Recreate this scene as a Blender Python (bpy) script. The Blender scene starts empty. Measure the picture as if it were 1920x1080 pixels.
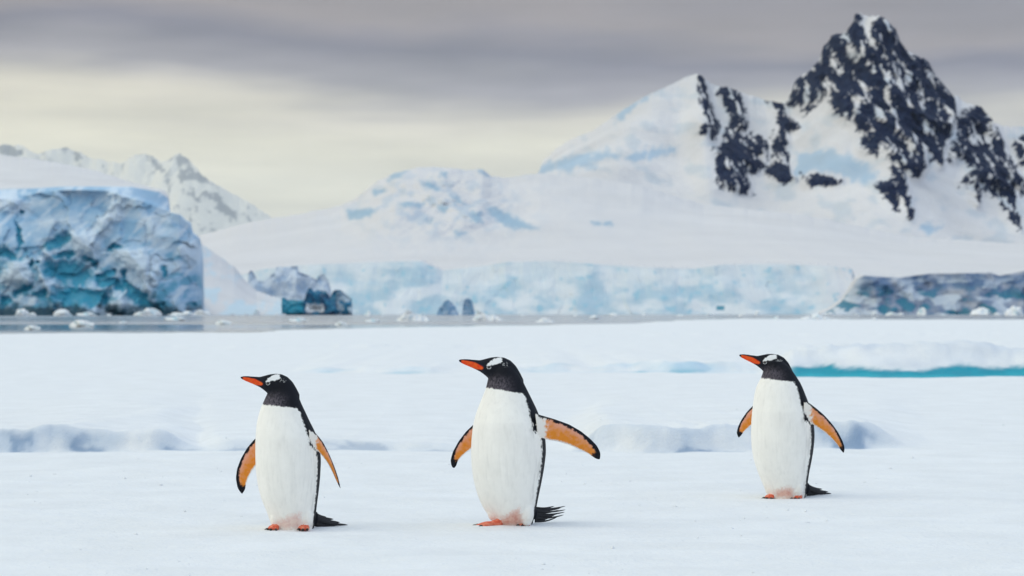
import bpy, math, random
import numpy as np
from mathutils.kdtree import KDTree

# ------------------------------------------------------------------ camera, sky, sun, exposure
SC = bpy.context.scene
COL = SC.collection
F = 5333.0          # focal length in photograph pixels (100 mm lens)
HZ = 584.0          # row of the horizon
CH = 0.92           # camera height above the snow

cam = bpy.data.cameras.new('camera')
cam.lens = 100.0; cam.sensor_width = 36.0
cam.shift_y = (HZ - 540.0) / 1920.0
cam.clip_start = 0.1; cam.clip_end = 200000.0
cam.dof.use_dof = True; cam.dof.focus_distance = 12.2; cam.dof.aperture_fstop = 6.6
camo = bpy.data.objects.new('camera', cam); COL.objects.link(camo)
camo.location = (0, 0, CH); camo.rotation_euler = (math.radians(90), 0, 0)
SC.camera = camo

SUN_EL, SUN_AZ = math.radians(38), math.radians(-98)     # azimuth from +Y (view direction), clockwise
world = bpy.data.worlds.new('World'); SC.world = world; world.use_nodes = True
nt = world.node_tree; nt.nodes.clear()
def N(t, **kw):
    n = nt.nodes.new(t)
    for k, v in kw.items(): setattr(n, k, v)
    return n
def L(a, b): nt.links.new(a, b)
def wmath(op, a, b=None, c=None):
    n = N('ShaderNodeMath', operation=op)
    for i, v in enumerate((a, b, c)):
        if v is None: continue
        if isinstance(v, (int, float)): n.inputs[i].default_value = v
        else: L(v, n.inputs[i])
    return n.outputs[0]
sky = N('ShaderNodeTexSky', sky_type='NISHITA'); sky.sun_disc = False
sky.sun_elevation = SUN_EL; sky.sun_rotation = SUN_AZ
tc = N('ShaderNodeTexCoord'); sep = N('ShaderNodeSeparateXYZ'); L(tc.outputs['Generated'], sep.inputs[0])
zz = wmath('MAXIMUM', sep.outputs['Z'], 0.0)
az = wmath('ARCTAN2', sep.outputs['X'], sep.outputs['Y'])
# stratus streaks: wide along the horizon, thin upwards
cmb = N('ShaderNodeCombineXYZ'); L(wmath('MULTIPLY', az, 22.0), cmb.inputs[0])
L(wmath('MULTIPLY', wmath('POWER', wmath('ADD', zz, 0.002), 0.75), 95.0), cmb.inputs[1])
no = N('ShaderNodeTexNoise'); L(cmb.outputs[0], no.inputs['Vector'])
no.inputs['Scale'].default_value = 0.55; no.inputs['Detail'].default_value = 6; no.inputs['Roughness'].default_value = 0.5
cmb2 = N('ShaderNodeCombineXYZ'); L(wmath('MULTIPLY', az, 11.0), cmb2.inputs[0]); L(wmath('MULTIPLY', zz, 60.0), cmb2.inputs[1]); cmb2.inputs[2].default_value = 7.3
no2 = N('ShaderNodeTexNoise'); L(cmb2.outputs[0], no2.inputs['Vector'])
no2.inputs['Scale'].default_value = 0.8; no2.inputs['Detail'].default_value = 3
# elevation (sine) of the cloud deck, wobbled by the large noise
el = wmath('ADD', wmath('ADD', zz, wmath('MULTIPLY', wmath('SINE', wmath('MULTIPLY', az, 8.0)), 0.008)), wmath('MULTIPLY', wmath('SUBTRACT', no2.outputs[0], 0.5), 0.034))
ramp = N('ShaderNodeValToRGB'); L(wmath('MULTIPLY', el, 5.0), ramp.inputs[0])
def s2l(c):
    c = np.asarray(c, float) / 255.0
    return tuple(np.where(c <= 0.04045, c / 12.92, ((c + 0.055) / 1.055) ** 2.4))
def pyel(py): return 5.0 * (HZ - py) / F
stops = [(pyel(584), (243, 238, 216)), (pyel(400), (246, 240, 213)), (pyel(290), (242, 235, 208)), (pyel(215), (225, 217, 197)),
         (pyel(150), (162, 156, 158)), (pyel(95), (124, 118, 129)), (pyel(40), (155, 144, 141)), (pyel(-60), (142, 135, 138)),
         (0.75, (172, 180, 187)), (1.0, (186, 196, 203))]
e = ramp.color_ramp.elements
while len(e) < len(stops): e.new(0.5)
for el_, (p, c) in zip(e, stops):
    el_.position = p; el_.color = (*s2l(c), 1)
strk = N('ShaderNodeMapRange'); L(no.outputs[0], strk.inputs[0])
strk.inputs[1].default_value = 0.3; strk.inputs[2].default_value = 0.7; strk.inputs[3].default_value = 0.88; strk.inputs[4].default_value = 1.14
mul = N('ShaderNodeMixRGB', blend_type='MULTIPLY'); mul.inputs[0].default_value = 1
L(ramp.outputs[0], mul.inputs[1]); L(strk.outputs[0], mul.inputs[2])
# the deck overhead is brighter than its far edge
up = N('ShaderNodeMapRange'); L(sep.outputs['Z'], up.inputs[0])
up.inputs[1].default_value = 0.15; up.inputs[2].default_value = 0.7; up.inputs[3].default_value = 1.0; up.inputs[4].default_value = 1.75
mul2 = N('ShaderNodeMixRGB', blend_type='MULTIPLY'); mul2.inputs[0].default_value = 1
L(mul.outputs[0], mul2.inputs[1]); L(up.outputs[0], mul2.inputs[2])
# warmer towards the hidden sun
wf_ = wmath('COSINE', wmath('SUBTRACT', az, SUN_AZ))
cw = N('ShaderNodeCombineXYZ'); L(wmath('MULTIPLY_ADD', wf_, 0.12, 1.0), cw.inputs[0]); L(wmath('MULTIPLY_ADD', wf_, 0.05, 1.0), cw.inputs[1]); L(wmath('MULTIPLY_ADD', wf_, -0.14, 1.0), cw.inputs[2])
mul3 = N('ShaderNodeMixRGB', blend_type='MULTIPLY'); mul3.inputs[0].default_value = 1
L(mul2.outputs[0], mul3.inputs[1]); L(cw.outputs[0], mul3.inputs[2])
bgc = N('ShaderNodeBackground'); L(mul3.outputs[0], bgc.inputs[0]); bgc.inputs[1].default_value = 1.0
bgs = N('ShaderNodeBackground'); L(sky.outputs[0], bgs.inputs[0]); bgs.inputs[1].default_value = 0.08
mx = N('ShaderNodeMixShader'); mx.inputs[0].default_value = 0.93
L(bgs.outputs[0], mx.inputs[1]); L(bgc.outputs[0], mx.inputs[2])
wo = N('ShaderNodeOutputWorld'); L(mx.outputs[0], wo.inputs[0])

sl = bpy.data.lights.new('sun', 'SUN'); sl.energy = 0.7; sl.angle = math.radians(55); sl.color = (1.0, 0.95, 0.88)
so = bpy.data.objects.new('sun', sl); COL.objects.link(so)
# lamp shines along -Z: point it away from the sun's place
sd = np.array([math.sin(SUN_AZ) * math.cos(SUN_EL), math.cos(SUN_AZ) * math.cos(SUN_EL), math.sin(SUN_EL)])
so.rotation_euler = (math.radians(90) - SUN_EL, 0, math.pi - SUN_AZ)
so.location = tuple(sd * 50)

SC.view_settings.view_transform = 'Standard'; SC.view_settings.look = 'None'
SC.view_settings.exposure = 0.07; SC.view_settings.gamma = 1.0
SC.render.engine = 'CYCLES'
SC.cycles.use_denoising = True
SC.cycles.max_bounces = 6; SC.cycles.diffuse_bounces = 4; SC.cycles.volume_bounces = 1

# ------------------------------------------------------------------ helpers
random.seed(4)
_r = np.random.RandomState(11)
_perm = np.tile(_r.permutation(256), 3)
_g = _r.normal(size=(256, 3)); _g /= np.linalg.norm(_g, axis=1)[:, None]
def pn(x, y, z=0.0):
    x, y, z = np.broadcast_arrays(np.asarray(x, float), np.asarray(y, float), np.asarray(z, float))
    xi = np.floor(x).astype(int); yi = np.floor(y).astype(int); zi = np.floor(z).astype(int)
    xf = x - xi; yf = y - yi; zf = z - zi
    u = xf**3 * (xf * (xf * 6 - 15) + 10); v = yf**3 * (yf * (yf * 6 - 15) + 10); w = zf**3 * (zf * (zf * 6 - 15) + 10)
    out = 0
    for a in (0, 1):
        for b in (0, 1):
            for c in (0, 1):
                h = _perm[_perm[_perm[(xi + a) & 255] + ((yi + b) & 255)] + ((zi + c) & 255)]
                g = _g[h]
                d = g[..., 0] * (xf - a) + g[..., 1] * (yf - b) + g[..., 2] * (zf - c)
                out = out + d * (u if a else 1 - u) * (v if b else 1 - v) * (w if c else 1 - w)
    return out * 1.5
def fbm(x, y, z=0.0, o=5, gain=0.5):
    s = 0; a = 1.0; f = 1.0
    for i in range(o):
        s = s + a * pn(np.asarray(x) * f + 17.3 * i, np.asarray(y) * f + 5.1 * i, np.asarray(z) * f)
        a *= gain; f *= 2.03
    return s
def ridged(x, y, z=0.0, o=5):
    s = 0; a = 1.0; f = 1.0
    for i in range(o):
        s = s + a * (1 - 2.2 * np.abs(pn(np.asarray(x) * f + 9.7 * i, np.asarray(y) * f + 3.1 * i, z)))
        a *= 0.5; f *= 2.07
    return s
def sst(a, b, x):
    t = np.clip((np.asarray(x, float) - a) / (b - a), 0, 1); return t * t * (3 - 2 * t)
def mixc(a, b, t):
    t = np.asarray(t)[..., None]; return np.asarray(a) * (1 - t) + np.asarray(b) * t
def pl(pts, x):
    p = np.array(pts, float); return np.interp(x, p[:, 0], p[:, 1])
def facets(x, y, sx, sy, n, seed, tilt=0.5):
    """broken-ice relief: irregular cells, each a tilted plane (units of sx)"""
    r = np.random.RandomState(seed)
    cx = r.uniform(x.min(), x.max(), n); cy = r.uniform(y.min(), y.max(), n)
    ta = r.normal(0, tilt, n); tb = r.normal(0, tilt, n); c0 = r.uniform(-0.5, 0.5, n)
    wx = x / sx + 0.35 * fbm(x / sx, y / sy, seed * 0.7, 3); wy = y / sy + 0.35 * fbm(x / sx, y / sy, seed * 0.7 + 9, 3)
    best = np.full(x.shape, 1e18); val = np.zeros(x.shape); tone = np.zeros(x.shape)
    tn = r.uniform(-1, 1, n)
    for i in range(n):
        dx = wx - cx[i] / sx; dy = wy - cy[i] / sy
        d = dx * dx + dy * dy; m_ = d < best
        best = np.where(m_, d, best); val = np.where(m_, ta[i] * dx + tb[i] * dy + c0[i], val); tone = np.where(m_, tn[i], tone)
    return val, tone
def poly_sd(poly, x, y):
    """signed distance to a polygon, positive inside"""
    P = np.array(poly, float); n = len(P)
    d = np.full(x.shape, 1e18); ins = np.zeros(x.shape, bool)
    for i in range(n):
        a = P[i]; b = P[(i + 1) % n]; e = b - a
        wx = x - a[0]; wy = y - a[1]
        t = np.clip((wx * e[0] + wy * e[1]) / max(e @ e, 1e-9), 0, 1)
        d = np.minimum(d, (wx - e[0] * t) ** 2 + (wy - e[1] * t) ** 2)
        if a[1] != b[1]:
            c = ((a[1] > y) != (b[1] > y)) & (x < (b[0] - a[0]) * (y - a[1]) / (b[1] - a[1]) + a[0])
            ins ^= c
    d = np.sqrt(d); return np.where(ins, d, -d)

def mesh_np(name, V, Q, col=None, smooth=True):
    V = np.ascontiguousarray(V, dtype=np.float32).reshape(-1, 3); Q = np.ascontiguousarray(Q, dtype=np.int32)
    k = Q.shape[1]
    me = bpy.data.meshes.new(name)
    me.vertices.add(len(V)); me.vertices.foreach_set('co', V.ravel())
    me.loops.add(Q.size); me.loops.foreach_set('vertex_index', Q.ravel())
    me.polygons.add(len(Q)); me.polygons.foreach_set('loop_start', np.arange(0, Q.size, k, dtype=np.int32))
    me.polygons.foreach_set('use_smooth', np.full(len(Q), smooth))
    me.update(calc_edges=True); me.validate()
    if col is not None: set_col(me, col)
    return me
def set_col(me, col):
    col = np.asarray(col, dtype=np.float32).reshape(-1, 3)
    at = me.color_attributes.new('tint', 'FLOAT_COLOR', 'POINT')
    at.data.foreach_set('color', np.hstack([np.clip(col, 0, 1), np.ones((len(col), 1), np.float32)]).astype(np.float32).ravel())
def grid_q(n, m, wrap=False):
    i = np.arange(n - 1)[:, None]; j = np.arange(m if wrap else m - 1)[None, :]
    j2 = (j + 1) % m
    q = np.stack([i * m + j + 0 * i, i * m + j2 + 0 * i, (i + 1) * m + j2, (i + 1) * m + j + 0 * i], -1)
    return q.reshape(-1, 4)
def obj(name, me, mat, parent=None):
    o = bpy.data.objects.new(name, me); COL.objects.link(o)
    if mat is not None:
        me.materials.clear(); me.materials.append(mat)
    if parent is not None: o.parent = parent
    return o
def tag(o, label, cat, group=None):
    o['label'] = label; o['category'] = cat
    if group: o['group'] = group
    return o
def struct(o, label=None):
    o['kind'] = 'structure'
    if label: o['label'] = label
    return o

# ------------------------------------------------------------------ materials
def mat(name, rough=0.6, bump=None, vary=0.08, vscale=30.0, sheen=0.0, spec=0.5, sss=0.0):
    """vertex-tinted principled material with noise variation; bump = list of (scale xyz, strength, distance)"""
    m = bpy.data.materials.new(name); m.use_nodes = True
    t = m.node_tree; n = t.nodes; l = t.links
    b = n['Principled BSDF']; b.inputs['Roughness'].default_value = rough
    b.inputs['Specular IOR Level'].default_value = spec
    if sheen: b.inputs['Sheen Weight'].default_value = sheen; b.inputs['Sheen Roughness'].default_value = 0.5
    at = n.new('ShaderNodeAttribute'); at.attribute_name = 'tint'
    tcx = n.new('ShaderNodeTexCoord')
    nz = n.new('ShaderNodeTexNoise'); l.new(tcx.outputs['Object'], nz.inputs['Vector'])
    nz.inputs['Scale'].default_value = vscale; nz.inputs['Detail'].default_value = 5
    mr = n.new('ShaderNodeMapRange'); l.new(nz.outputs[0], mr.inputs[0])
    mr.inputs[1].default_value = 0.3; mr.inputs[2].default_value = 0.7; mr.inputs[3].default_value = 1 - vary; mr.inputs[4].default_value = 1 + vary * 0.6
    mu = n.new('ShaderNodeMixRGB'); mu.blend_type = 'MULTIPLY'; mu.inputs[0].default_value = 1
    l.new(at.outputs['Color'], mu.inputs[1]); l.new(mr.outputs[0], mu.inputs[2]); l.new(mu.outputs[0], b.inputs['Base Color'])
    prev = None
    for sc, st, di in (bump or []):
        mp = n.new('ShaderNodeMapping'); l.new(tcx.outputs['Object'], mp.inputs[0]); mp.inputs['Scale'].default_value = sc
        z = n.new('ShaderNodeTexNoise'); l.new(mp.outputs[0], z.inputs['Vector']); z.inputs['Scale'].default_value = 1.0; z.inputs['Detail'].default_value = 4
        bp = n.new('ShaderNodeBump'); bp.inputs['Strength'].default_value = st; bp.inputs['Distance'].default_value = di
        l.new(z.outputs[0], bp.inputs['Height'])
        if prev is not None: l.new(prev.outputs[0], bp.inputs['Normal'])
        prev = bp
    if prev is not None: l.new(prev.outputs[0], b.inputs['Normal'])
    return m
def plain(name, col, rough=0.5, spec=0.5):
    m = bpy.data.materials.new(name); m.use_nodes = True; t = m.node_tree
    b = t.nodes['Principled BSDF']; b.inputs['Roughness'].default_value = rough; b.inputs['Specular IOR Level'].default_value = spec
    nz = t.nodes.new('ShaderNodeTexNoise'); nz.inputs['Scale'].default_value = 60
    cr = t.nodes.new('ShaderNodeValToRGB'); t.links.new(nz.outputs[0], cr.inputs[0])
    cr.color_ramp.elements[0].color = (*[c * 0.75 for c in col], 1); cr.color_ramp.elements[1].color = (*[min(1, c * 1.2) for c in col], 1)
    t.links.new(cr.outputs[0], b.inputs['Base Color'])
    return m
M_SNOW = mat('snow', 0.65, [((3, 4, 3), 0.3, 0.04), ((14, 20, 20), 0.55, 0.018), ((60, 80, 80), 0.7, 0.008)], 0.05, 2.2, spec=0.25)
M_ICE = mat('glacier_ice', 0.5, [((0.08, 0.08, 0.08), 0.3, 3.0), ((0.4, 0.4, 0.3), 0.3, 0.6)], 0.08, 0.05, spec=0.4)
M_MTN = mat('mountain', 0.85, [((0.02, 0.02, 0.02), 0.5, 14.0), ((0.09, 0.09, 0.09), 0.5, 4.0)], 0.10, 0.012, spec=0.1)
M_SLOPE = mat('snow_slope', 0.85, [((0.012, 0.012, 0.05), 0.25, 6.0)], 0.05, 0.01, spec=0.1)
M_BERG = mat('floating_ice', 0.5, [((0.5, 0.5, 0.6), 0.6, 0.5)], 0.08, 0.3, spec=0.4)
M_PLUM = mat('plumage', 0.6, [((260, 260, 40), 0.12, 0.002), ((700, 700, 160), 0.2, 0.0010)], 0.02, 45, spec=0.12)
M_FEATHER = plain('tail_feather', (0.012, 0.012, 0.016), 0.5, 0.4)
M_EYE = plain('eye', (0.012, 0.006, 0.004), 0.08, 0.8)
M_CLAW = plain('claw', (0.02, 0.016, 0.014), 0.35)

def water_mat():
    m = bpy.data.materials.new('sea_water'); m.use_nodes = True; t = m.node_tree; n = t.nodes; l = t.links
    b = n['Principled BSDF']; b.inputs['Roughness'].default_value = 0.09; b.inputs['IOR'].default_value = 1.333
    tcx = n.new('ShaderNodeTexCoord')
    mp = n.new('ShaderNodeMapping'); l.new(tcx.outputs['Object'], mp.inputs[0]); mp.inputs['Scale'].default_value = (0.004, 0.02, 1)
    z = n.new('ShaderNodeTexNoise'); l.new(mp.outputs[0], z.inputs['Vector']); z.inputs['Scale'].default_value = 1; z.inputs['Detail'].default_value = 6
    cr = n.new('ShaderNodeValToRGB'); l.new(z.outputs[0], cr.inputs[0])
    cr.color_ramp.elements[0].position = 0.42; cr.color_ramp.elements[0].color = (0.02, 0.03, 0.045, 1)
    cr.color_ramp.elements[1].position = 0.60; cr.color_ramp.elements[1].color = (0.50, 0.52, 0.56, 1)
    l.new(cr.outputs[0], b.inputs['Base Color'])
    mp2 = n.new('ShaderNodeMapping'); l.new(tcx.outputs['Object'], mp2.inputs[0]); mp2.inputs['Scale'].default_value = (0.5, 1.2, 1)
    z2 = n.new('ShaderNodeTexNoise'); l.new(mp2.outputs[0], z2.inputs['Vector']); z2.inputs['Scale'].default_value = 1; z2.inputs['Detail'].default_value = 4
    bp = n.new('ShaderNodeBump'); bp.inputs['Strength'].default_value = 0.25; bp.inputs['Distance'].default_value = 0.06
    l.new(z2.outputs[0], bp.inputs['Height']); l.new(bp.outputs[0], b.inputs['Normal'])
    # calm slicks and rippled lanes
    mr = n.new('ShaderNodeMapRange'); l.new(z.outputs[0], mr.inputs[0]); mr.inputs[1].default_value = 0.4; mr.inputs[2].default_value = 0.65
    mr.inputs[3].default_value = 0.05; mr.inputs[4].default_value = 0.28
    l.new(mr.outputs[0], b.inputs['Roughness'])
    return m
M_WATER = water_mat()

# ------------------------------------------------------------------ sea and snow-covered floe
WZ = -0.5
g = np.array([-70000, -20000, -3000, 0, 300, 600, 1000, 1500, 2500, 5000, 20000, 80000], float)
gx, gy = np.meshgrid(g, g)
V = np.stack([gx, gy, np.full_like(gx, WZ)], -1)
struct(obj('sea_water', mesh_np('sea_water', V, grid_q(12, 12)), M_WATER), 'still grey sea between the snow field and the glacier')

EDGE = [(-3000, 628), (0, 628), (250, 626), (480, 622), (700, 615), (960, 612), (1180, 608), (1270, 601), (1400, 598), (1920, 599), (5000, 599)]
def edge_d(c):
    py = pl(EDGE, c * F + 960)
    return CH * F / (py - HZ)
def bank(y, y0, rise, fall):
    """steep face towards the camera at y0, long gentle back"""
    up_ = sst(0, rise, y - y0)
    return up_ * np.exp(-np.maximum(y - y0 - rise, 0) / fall)
def ground(x, y):
    x = np.asarray(x, float); y = np.asarray(y, float)
    c = x / np.maximum(y, 6.0)
    px = c * F + 960
    fade = np.exp(-((y - 12.5) / 6.0) ** 2)
    z = 0.05 * fbm(x * 0.07, y * 0.05, 1.2, 3) * (1 - 0.7 * fade) * sst(8, 22, np.abs(y - 12) + 10)
    z = z + 0.012 * fbm(x * 0.6, y * 0.9, 3.3, 4)
    z = z + 0.012 * fbm(x * 2.0, y * 4.2, 8.1, 4) * np.exp(-np.maximum(y, 0) / 60)
    w = 0.9 * fbm(x * 0.5, y * 0.1, 6.1, 4)
    # first bank behind the penguins
    pw = px + 55 * fbm(x * 0.8, y * 0.15, 12.0, 4)
    m1 = np.maximum(sst(400, 270, pw) * (0.8 + 0.2 * sst(0, 160, pw)), np.maximum(sst(1080, 1170, pw) * sst(1730, 1610, pw), 0.38 * sst(360, 420, pw) * sst(960, 760, pw)))
    m1 = m1 * (0.85 + 0.35 * fbm(x * 1.1, 2.2, 4.0, 5))
    lump = 0.018 * ridged(x * 2.2, y * 2.0, 3.0, 4) * sst(-0.1, 0.2, y - 18.7 - 0.35 * w) * sst(2.2, 0.4, y - 18.7)
    z = z + 0.165 * m1 * bank(y, 18.7 + 0.35 * w, 0.22, 7) + lump * np.clip(m1, 0, 1)
    # second bank with blue ice at its foot
    m2 = sst(1400, 1540, pw) * (1.0 + 0.22 * fbm(x * 0.7, 5.0, 2.0, 5))
    lump2 = 0.07 * ridged(x * 0.9, y * 0.8, 5.0, 4) * sst(0.5, 1.2, y - 40) * sst(7, 1.5, y - 40)
    z = z + 0.36 * m2 * bank(y, 40.0 + 0.5 * w, 1.4, 26) + lump2 * np.clip(m2, 0, 1)
    m3 = sst(900, 1040, pw) * sst(1480, 1330, pw) * 0.62 + sst(560, 640, pw) * sst(880, 760, pw) * 0.4
    z = z + 0.26 * m3 * (1 + 0.9 * fbm(x * 0.5, 8.0, 2.0, 5)) * bank(y, 42.0 + 1.0 * w, 0.7, 20)
    m4 = (0.4 + 0.6 * sst(-0.2, 0.5, fbm(x * 0.05, 3.0, 9.0, 3)))
    z = z + 0.10 * m4 * bank(y, 70 + 6 * w, 2.0, 30) + 0.16 * m4 * bank(y, 105 + 8 * w, 3.0, 60) * sst(700, 1300, px)
    # rubble-like roughness far out
    z = z + 0.05 * fbm(x * 0.12, y * 0.06, 2.0, 5) * sst(40, 90, y)
    ed = edge_d(c) * (1 + 0.06 * fbm(c * 40, 0.5, 0.3, 5))
    z = z - 2.2 * sst(0, 2.0, y - ed)
    return z
cdense = np.linspace(-0.24, 0.24, 520)
cout = 0.24 * np.geomspace(1.02, 260, 34)
cc = np.concatenate([-cout[::-1], cdense, cout])
dd = np.concatenate([-np.geomspace(400, 2, 14), [0, 2, 4, 5.5], np.geomspace(8.2, 17.8, 260), np.linspace(17.84, 20.2, 90), np.geomspace(20.3, 38.5, 80), np.linspace(38.6, 45, 70), np.geomspace(45.3, 420, 170)])
D, C = np.meshgrid(dd, cc, indexing='ij')
X = C * np.maximum(D, 6.0)
Z = ground(X, D)
tint = np.empty(X.shape + (3,)); tint[:] = (0.81, 0.825, 0.84)
PX = C * F + 960; PY = HZ + (CH - Z) * F / np.maximum(D, 1)
# old blue ice laid bare at the far banks; painted shade on the first
wv = 0.5 * 0.9 * fbm(X * 0.5, D * 0.1, 6.1, 4)
f2 = D - (40.0 + wv)
PW = PX + 55 * fbm(X * 0.8, D * 0.15, 12.0, 4)
nfa = fbm(X * 0.8, 1.0, 7.0, 5); nfb = fbm(X * 2.6, D * 2.6, 1.0, 5); nfc = fbm(X * 1.0, D * 1.0, 14.0, 5)
ice = sst(1440, 1530, PW) * sst(-0.40, -0.15, f2 + 0.1 * nfb) * sst(0.62, 0.46, f2 + 0.16 * nfa + 0.12 * nfb)
rim2 = sst(1430, 1530, PW) * sst(0.3, 0.7, f2) * sst(3.5, 1.0, f2) * np.clip(0.35 + 0.9 * nfc, 0, 1)
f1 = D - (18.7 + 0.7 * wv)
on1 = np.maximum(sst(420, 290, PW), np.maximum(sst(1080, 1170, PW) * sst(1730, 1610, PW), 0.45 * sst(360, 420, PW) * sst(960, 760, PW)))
shade1 = on1 * sst(-0.05, 0.01, f1) * sst(0.30, 0.14, f1 + 0.10 * nfb)
f3 = D - (42.0 + 2 * wv)
ice3 = (sst(900, 1040, PW) * sst(1480, 1330, PW) + 0.5 * sst(560, 640, PW) * sst(880, 760, PW)) * sst(-0.2, 0.0, f3) * sst(0.8, 0.45, f3 + 0.2 * nfb)
tint = mixc(tint, (0.60, 0.66, 0.75), rim2 * 0.8)  # shading of the second bank's upper face, painted grey-lavender
tint = mixc(tint, (0.46, 0.55, 0.67), shade1 * np.clip(0.6 + 0.9 * nfb, 0, 1))  # shade of the first bank's face painted as a blue tint
tint = mixc(tint, (0.20, 0.30, 0.45), shade1 * sst(0.12, 0.42, nfb + 0.35 * sst(0.10, -0.03, f1) + 0.4 * fbm(X * 0.7, D, 31.0, 3)) * 0.75)  # darker shade painted into its crevices and along its base
tint = mixc(tint, (0.50, 0.66, 0.78), ice3 * np.clip(0.35 + 0.9 * nfc, 0, 1))
tint = mixc(tint, (0.10, 0.45, 0.58), ice3 * sst(0.3, 0.5, nfc) * 0.6 * sst(0.35, 0.1, f3))
tint = mixc(tint, mixc((0.004, 0.29, 0.40), (0.012, 0.40, 0.50), sst(0.5, -0.2, f2 + 0.3 * nfb)), ice)
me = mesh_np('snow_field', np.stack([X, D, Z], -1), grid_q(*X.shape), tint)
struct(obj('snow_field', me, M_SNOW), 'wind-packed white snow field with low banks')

# ------------------------------------------------------------------ relief builder for cliffs, hills and mountains
def P(px, py, d):
    """world point that stands at distance d along the view axis"""
    return np.stack([(px - 960) * d / F, d + 0 * px, CH - (py - HZ) * d / F], -1)
def relief(x0, x1, nx, lines, nrows, dnoise, back=None, crest_noise=0.0, cn_scale=0.05, soft=0):
    """lines: list of (profile polyline, distance polyline or number), from the foot up and away"""
    px = np.linspace(x0, x1, nx)
    rows_py = []; rows_d = []; rows_t = []
    ev = [(pl(a, px), (pl(b, px) if not isinstance(b, (int, float)) else np.full(nx, float(b)))) for a, b in lines]
    kern = np.exp(-0.5 * (np.arange(-3 * soft, 3 * soft + 1) / max(soft, 1)) ** 2); kern /= kern.sum()
    sm = lambda v: np.convolve(np.pad(v, 3 * soft, mode='edge'), kern, 'valid')
    if callable(crest_noise): crest_noise = crest_noise(px)
    cn = crest_noise * fbm(px * cn_scale, x0 * 0.37, 2.0, 6, 0.55)
    tot = len(ev) - 1
    for k in range(tot):
        n = nrows[k]
        for i in range(n + (1 if k == tot - 1 else 0)):
            t = i / n
            py = ev[k][0] * (1 - t) + ev[k + 1][0] * t
            w = (k + t) / tot
            rows_py.append(py + cn * w ** 7)
            td = t
            if soft:   # depth follows the broad shape of the mountain, not every notch of its crest
                fa, fb = sm(ev[k][0]), sm(ev[k + 1][0]); td = np.clip((fa - py) / np.maximum(fa - fb, 4), 0, 1.6)
            rows_d.append(ev[k][1] * (1 - td) + ev[k + 1][1] * td)
            rows_t.append(np.full(nx, k + t))
    PYg = np.array(rows_py); Dg = np.array(rows_d); T = np.array(rows_t); PXg = np.tile(px, (len(rows_py), 1))
    W = P(PXg, PYg, Dg)
    dn = dnoise(PXg, PYg, T, W)
    W = W + 0
    W[..., 1] += dn
    nb = 0
    if back:
        depth, zlow = back
        top = W[-1]
        for f in (0.15, 0.4, 0.7, 1.0):
            r = top.copy(); r[:, 1] += depth * f; r[:, 0] *= r[:, 1] / top[:, 1]; r[:, 2] = top[:, 2] * (1 - f ** 1.5) + zlow * f ** 1.5
            W = np.concatenate([W, r[None]], 0); nb += 1
        PXg = np.concatenate([PXg, np.tile(px, (nb, 1))], 0); PYg = np.concatenate([PYg, np.tile(PYg[-1], (nb, 1))], 0); T = np.concatenate([T, np.tile(T[-1] + 1, (nb, 1))], 0)
    return W, PXg, PYg, T
def slope_up(W):
    a = np.gradient(W, axis=0); b = np.gradient(W, axis=1)
    n = np.cross(b, a); n /= np.linalg.norm(n, axis=-1)[..., None] + 1e-9
    return np.abs(n[..., 2])
SNOWC = np.array((0.685, 0.67, 0.675))  # distant snow, cloud shade and haze put into the colour
def rel_obj(name, W, col, m):
    return obj(name, mesh_np(name, W, grid_q(W.shape[0], W.shape[1]), col), m)

# --- far mountain, faint through the air, haze partly put into its colours
crA = [(-500, 300), (-100, 280), (0, 268), (30, 270), (60, 284), (110, 270), (160, 292), (215, 300), (262, 280), (290, 300), (322, 280), (345, 294), (372, 326), (410, 350), (455, 372), (500, 402), (560, 430), (700, 470)]
W, px, py, T = relief(-500, 700, 420, [([(-500, 560), (700, 560)], 52000), (crA, 60000)], [130],
                      lambda x, y, t, w: 1000 * ridged(w[..., 0] / 3900, w[..., 2] / 6700, 0.4, 5) * np.minimum(t * 4, 1), (7000, -3), 5, 0.04, soft=12)
n1 = fbm(px * 0.05, py * 0.05, 1.0, 5)
msk = np.full(px.shape, -99.0)
for po in [[(262, 280), (272, 284), (288, 312), (280, 312), (266, 295)], [(308, 288), (325, 282), (345, 296), (372, 326), (395, 345), (370, 342), (345, 325), (338, 345), (328, 330), (320, 300)],
           [(400, 378), (425, 388), (440, 412), (425, 410), (410, 395)], [(-60, 275), (18, 266), (30, 285), (10, 292), (-60, 300)], [(60, 290), (90, 294), (85, 304), (66, 300)], [(98, 270), (112, 268), (108, 282)],
           [(290, 305), (306, 330), (300, 335), (285, 318)], [(335, 352), (362, 358), (372, 376), (350, 372)], [(376, 352), (400, 362), (412, 380), (392, 374)], [(440, 400), (462, 404), (470, 420), (452, 416)], [(345, 392), (362, 398), (356, 410)], [(120, 276), (134, 284), (128, 292)]]:
    msk = np.maximum(msk, poly_sd(po, px, py))
rock = sst(-3, 4, np.clip(msk, -8, 5) + 13 * n1 + 6 * fbm(px * 0.14, py * 0.12, 3.0, 4) + 0.3)
col = mixc((0.84, 0.80, 0.70), (0.06, 0.085, 0.12), rock * 0.68)  # warm snow and weakened rock: haze painted into the tint
struct(rel_obj('far_mountain', W, col, M_MTN), 'faint far snow mountain with a few bare rocks')

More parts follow.
